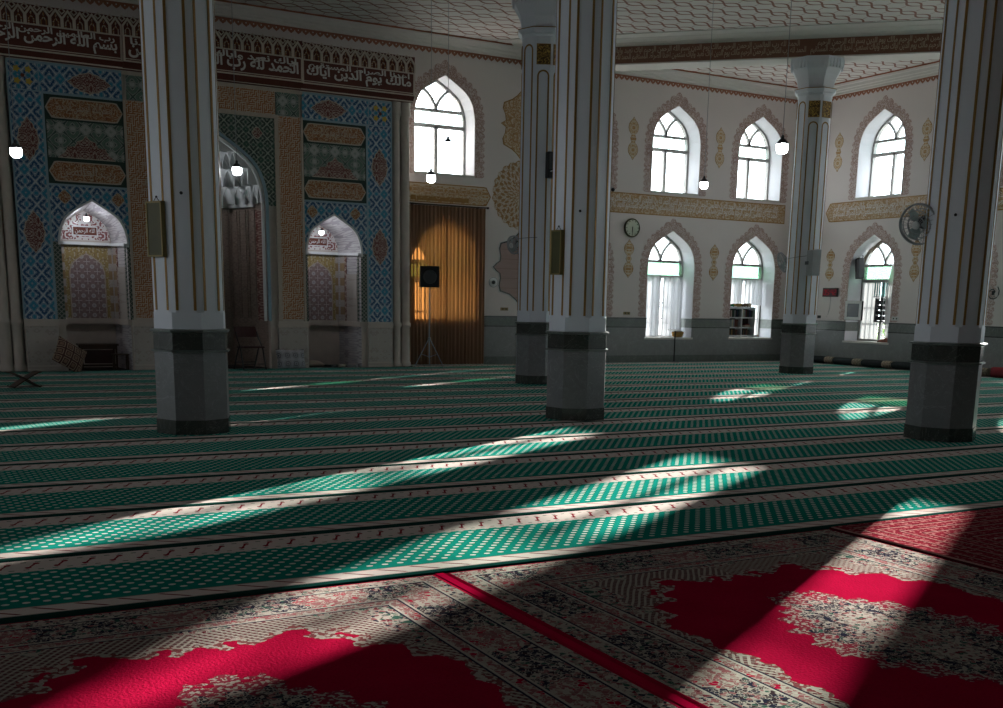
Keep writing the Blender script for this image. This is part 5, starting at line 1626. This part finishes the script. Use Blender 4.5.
obj('slats', tgm, plain('teal_paint', (0.05, 0.17, 0.16), .5), tg); obj('rails', MB().box(-.38, .38, -.02, .02, 0, .03).box(-.38, .38, -.02, .02, .41, .44), M['grey'], tg)
ws = thing('small_loudspeaker', 'tilted black speaker hanging in the upper left of the right wall window', 'loudspeaker', (.16, -2.32, 2.42), -pi / 2 - .3)
obj('cabinet', MB().box(-.10, .10, -.09, .09, 0, .56).move(Matrix.Rotation(-.16, 4, 'Y')), M['darkgrey'], ws, bevel=.01)
obj('bracket', MB().tube([(-.03, .05, .56), (-.08, .10, .62), (-.18, .12, .64)], .014, 8), M['black'], ws)
wd = thing('drape', 'white drape gathered at the right side of the right wall window', 'curtain', (.30, -3.40, .70), -pi / 2)
dm = MB()
loops = []
for k in range(14):
    f = k / 13; z = 2.15 * (1 - f)
    xl = -.05 - .20 * sin(pi * min(1, f * 1.1)) * .6 - .10 * f; xr = .22
    n = 40
    loops.append([(xl + (xr - xl) * i / n, .035 * sin(i * 1.3) * (.5 + .5 * f), z) for i in range(n + 1)])
dm.loft(loops, closed=False, caps=(False, False))
obj('cloth', dm, M['white_cloth'], wd, smooth=True, fix=False)
vl = thing('swag_curtain', 'beige swag curtain following the arch of the right wall window', 'curtain', (.36, -2.87, 2.55), -pi / 2)
sm = MB(); A1, A2 = arch_pts(0, .74, .05, .93), arch_pts(0, .66, -.05, .83)
m_ = len(A1); A1, A2 = A1[:m_ - 8], A2[:m_ - 8]
sm.loft([[(x, .02 * sin(i * 2.0), z) for i, (x, z) in enumerate(A1)], [((a[0] + b[0]) / 2, -.05 + .02 * sin(i * 2.0), (a[1] + b[1]) / 2) for i, (a, b) in enumerate(zip(A1, A2))], [(x, .02 * cos(i * 2.0), z) for i, (x, z) in enumerate(A2)]], closed=False, caps=(False, False))
obj('cloth', sm, M['beige_cloth'], vl, smooth=True, fix=False)
bx = thing('folded_cloth', 'reddish folded cloth on the right end of the right wall window sill', 'cloth', (.12, -3.42, .692))
obj('cloth', MB().loft([[(-.1, -.16, 0), (.1, -.16, 0), (.1, .16, 0), (-.1, .16, 0)], [(-.11, -.17, .03), (.11, -.17, .03), (.11, .15, .03), (-.1, .17, .03)], [(-.06, -.13, .13), (.08, -.1, .10), (.07, .08, .05), (-.07, .1, .06)]]), plain('rust_cloth', (0.20, 0.07, 0.05), .9), bx, bevel=.01)

# shrubs in the courtyard outside that window
def shrub(loc, r, label):
    b = thing('courtyard_shrub', label, 'shrub', loc)
    rn = random.Random(int(loc[1] * 31)); mb = MB()
    for i in range(260):
        th, ph, q = rn.uniform(0, 2 * pi), rn.uniform(-.3, 1.4), r * rn.uniform(.6, 1)
        c = Vector((q * cos(th) * cos(ph), q * sin(th) * cos(ph), r * .9 + q * sin(ph)))
        u = Vector((rn.gauss(0, 1), rn.gauss(0, 1), rn.gauss(0, 1))).normalized(); w = u.orthogonal().normalized()
        l, k = .09, .035
        mb.add([tuple(c - u * l), tuple(c + w * k), tuple(c + u * l), tuple(c - w * k)], [(0, 1, 2, 3)])
    obj('foliage', mb, M['leaf'], b, fix=False)
    obj('stem', MB().tube([(0, 0, 0), (.03, 0, r * .9)], .03, 6), M['wood'], b)
shrub((2.5, -1.15, -.45), .80, 'green shrub outside, seen through the bottom of the right wall window')
shrub((4.3, .55, -.45), .85, 'green shrub outside, farther off behind the right wall window')

# ------------------------------------------------------------------ things along the walls
def cushion(loc, rz, w, h, d, label, name='floor_cushion', mat='cushion_dark', end=True):
    c = thing(name, label, 'cushion', loc, rz, 'backrest cushions along the right wall')
    def pill(x0, x1, mb, e=0.0):
        loops = []
        for f, sc in ((0, .80), (.06, .96), (.5, 1.0), (.94, .96), (1, .80)):
            x = x0 + (x1 - x0) * f
            loops.append([(x, -d / 2 * sc * cs_ - e * cs_, h / 2 + h / 2 * sc * sn_) for cs_, sn_ in [(cos(a) if abs(cos(a)) < .8 else math.copysign(.8 + .2 * abs(cos(a)), cos(a)), sin(a)) for a in [2 * pi * i / 16 for i in range(16)]]])
        return mb.loft(loops)
    obj('cushion', pill(-w / 2, w / 2, MB()), M[mat], c, smooth=True)
    if end:
        for sgx in (1,):
            obj('end_panel', pill(sgx * w / 2 - .30, sgx * w / 2 + .02, MB(), .008), M['cushion_end'], c, smooth=True)
    return c
ords2 = ['first along the right wall beside the corner column', 'second along the right wall from the corner column', 'third along the right wall from the corner column', 'fourth along the right wall from the corner column', 'just beyond the nearest right column']
for i, u in enumerate((1.35, 2.42, 3.50, 4.58, 6.55)):
    cushion((-.16, -u, .016), -pi / 2, 1.05, .20, .20, 'dark backrest cushion on the floor, ' + ords2[i])
rc = cushion((-.35, -7.72, .016), -pi / 2 + .5, .7, .26, .2, 'red cushion on the floor at the right edge beyond the nearest column', mat='red_cloth', end=False)
if 'group' in rc: del rc['group']

# folding chair in front of the mihrab
ch = thing('folding_chair', 'dark folding chair with maroon seat before the mihrab', 'chair', (-16.86, -1.10, .016), .18)
r_ = .013
for sg in (-1, 1):
    obj('front_leg', MB().tube([(sg * .21, -.22, .012), (sg * .21, -.10, .42), (sg * .20, .06, .62), (sg * .195, .12, .74)], r_, 8), M['black'], ch)
    obj('rear_leg', MB().tube([(sg * .19, .26, .012), (sg * .19, .05, .40), (sg * .19, -.02, .47)], r_, 8), M['black'], ch)
obj('seat', MB().loft([[(-.19, -.22, .435), (.19, -.22, .435), (.18, .14, .425), (-.18, .14, .425)], [(-.20, -.23, .450), (.20, -.23, .450), (.19, .15, .440), (-.19, .15, .440)], [(-.18, -.20, .470), (.18, -.20, .470), (.17, .13, .462), (-.17, .13, .462)]]), M['darkred'], ch, bevel=.006)
obj('backrest', MB().loft([[(x, .075 + .11 * f + .03 * (1 - (x / .2) ** 2), .64 + .20 * f) for x in (-.20, -.10, 0, .10, .20)] + [(x, .098 + .11 * f + .03 * (1 - (x / .2) ** 2), .64 + .20 * f) for x in (.20, .10, 0, -.10, -.20)] for f in (0, .5, 1)]), M['darkred'], ch)
obj('crossbar', MB().tube([(-.21, -.19, .12), (.21, -.19, .12)], .009, 6).tube([(-.19, .21, .14), (.19, .21, .14)], .009, 6), M['black'], ch)

ch.scale = (1.25, 1.1, 1.10)

def pillow(loc, rot, w, h, d, mat, label, cat='pillow', name='pillow'):
    p = thing(name, label, cat, loc); p.rotation_euler = rot
    mb = MB(); n = 14; top, bot = [], []
    vs = []
    for j in range(n + 1):
        for i in range(n + 1):
            u, v = i / n * 2 - 1, j / n * 2 - 1
            e = (1 - abs(u) ** 2.4) ** .6 * (1 - abs(v) ** 2.4) ** .6 if abs(u) < 1 and abs(v) < 1 else 0
            k = 1 - .06 * (1 - abs(u)) * abs(v) - .06 * (1 - abs(v)) * abs(u)
            vs.append((u * w / 2 * k, -d / 2 * e, h / 2 + v * h / 2 * k, d / 2 * e))
    mb.add([(a, b, c) for a, b, c, _ in vs] + [(a, e, c) for a, b, c, e in vs],
           [(j * (n + 1) + i, j * (n + 1) + i + 1, (j + 1) * (n + 1) + i + 1, (j + 1) * (n + 1) + i) for j in range(n) for i in range(n)] +
           [((n + 1) ** 2 + j * (n + 1) + i, (n + 1) ** 2 + (j + 1) * (n + 1) + i, (n + 1) ** 2 + (j + 1) * (n + 1) + i + 1, (n + 1) ** 2 + j * (n + 1) + i + 1) for j in range(n) for i in range(n)])
    obj('cover', mb, M[mat], p, smooth=True)
    return p
pillow((-15.86, -.92, .02), (-.30, 0, 0), .66, .44, .16, 'pillow', 'grey ring-patterned pillow leaning on the plinth beside the right niche')
pillow((-20.60, -1.05, .10), (-.42, .55, .3), .66, .60, .24, 'kilim', 'kilim cushion leaning on its corner below the left niche', 'cushion', 'kilim_cushion')
pillow((-14.95, .0, .03), (-1.35, 0, .3), .46, .30, .14, 'beige_cloth', 'beige cushion lying on the floor inside the right niche')
for i, (x, y, a, cn, lab) in enumerate(((-14.78, -.45, .4, 'black', 'black shoe-sized book lying on the floor at the right niche'), (-14.48, -.40, -.5, 'cream', 'cream book lying on the floor at the right niche'), (-14.24, -.46, .9, 'grey', 'grey book lying on the floor by the right niche pier'))):
    book(cn, (x, y, .016), .16, .22, .05, lab, rz=a, grp='books on the floor of the right niche')

# low table inside the left niche and a small stand beside it
tb = thing('low_table', 'dark low wooden table standing inside the left niche', 'table', (-19.78, -.10, .016))
obj('top', MB().box(-.46, .34, -.22, .22, .49, .525), M['wood'], tb, bevel=.006)
for x in (-.42, .27):
    for y in (-.18, .15): obj('leg', MB().box(x, x + .04, y, y + .04, 0, .49), M['wood'], tb)
obj('apron', MB().box(-.40, .28, -.19, -.165, .42, .49).box(-.40, .28, -.185, -.17, .06, .10), M['wood'], tb)
obj('panel', MB().box(-.36, .24, -.178, -.17, .12, .40), M['darkred'], tb)
ss = thing('small_stool', 'small dark stool beside the low table under the left niche', 'stool', (-19.42, -.42, .016))
obj('seat', MB().box(-.20, .14, -.12, .12, .30, .325), M['wood'], ss, bevel=.005)
for x, y in ((.10, -.10), (.10, .08), (-.17, -.10), (-.17, .08)): obj('leg', MB().box(x, x + .03, y, y + .03, 0, .30), M['wood'], ss)

# crossed wooden book rest on the carpet
rh = thing('book_rest', 'crossed dark wooden book rest standing on the green carpet at the left', 'book rest', (-21.70, -4.70, .016), .25)
def plank(mb, sg):
    L_ = [(-.24 * sg, 0.012), (-.20 * sg, 0.0), (.0, .13), (.20 * sg, .235), (.25 * sg, .245)]
    mb.loft([[(x, y, z) for y, z in ((-.13, z_), (.13, z_), (.13, z_ + .018), (-.13, z_ + .018))] for x, z_ in L_])
for sg in (-1, 1):
    q = MB(); plank(q, sg)
    obj('plank', q, M['wood'], rh)

# unseen drape, added so the sun enters only half of this upper window
dr = thing('drape', 'unseen beige drape added to shade half of an upper right wall window', 'curtain', (.22, -9.28, 4.62), -pi / 2)
obj('cloth', pleats(MB(), -.34, .34, 0, 2.05, 0, .022, .13, 21), M['beige_cloth'], dr, smooth=True, fix=False)

# cloths added over the lower panes to stop low sun streaks on the floor
pc = thing('added_half_curtain', 'white half curtain added to block low sun, left of the monitor window', 'curtain', (.485, -2.36, .72), -pi / 2)
obj('cloth', pleats(MB(), -.27, .43, 0, 1.64, .035, .012, .12, 31), M['white_cloth'], pc, smooth=True, fix=False)
for i, (u, w_) in enumerate(((5.85, 'first'), (11.81, 'third'))):
    pc = thing('added_half_curtain', 'unseen sun-blocking half curtain in the %s low right wall window beyond the nearest column' % w_, 'curtain', (.40, -u, .72), -pi / 2)
    obj('cloth', pleats(MB(), -.73, .73, 0, 1.64, 0, .016, .12, 41 + i), M['white_cloth'], pc, smooth=True, fix=False)
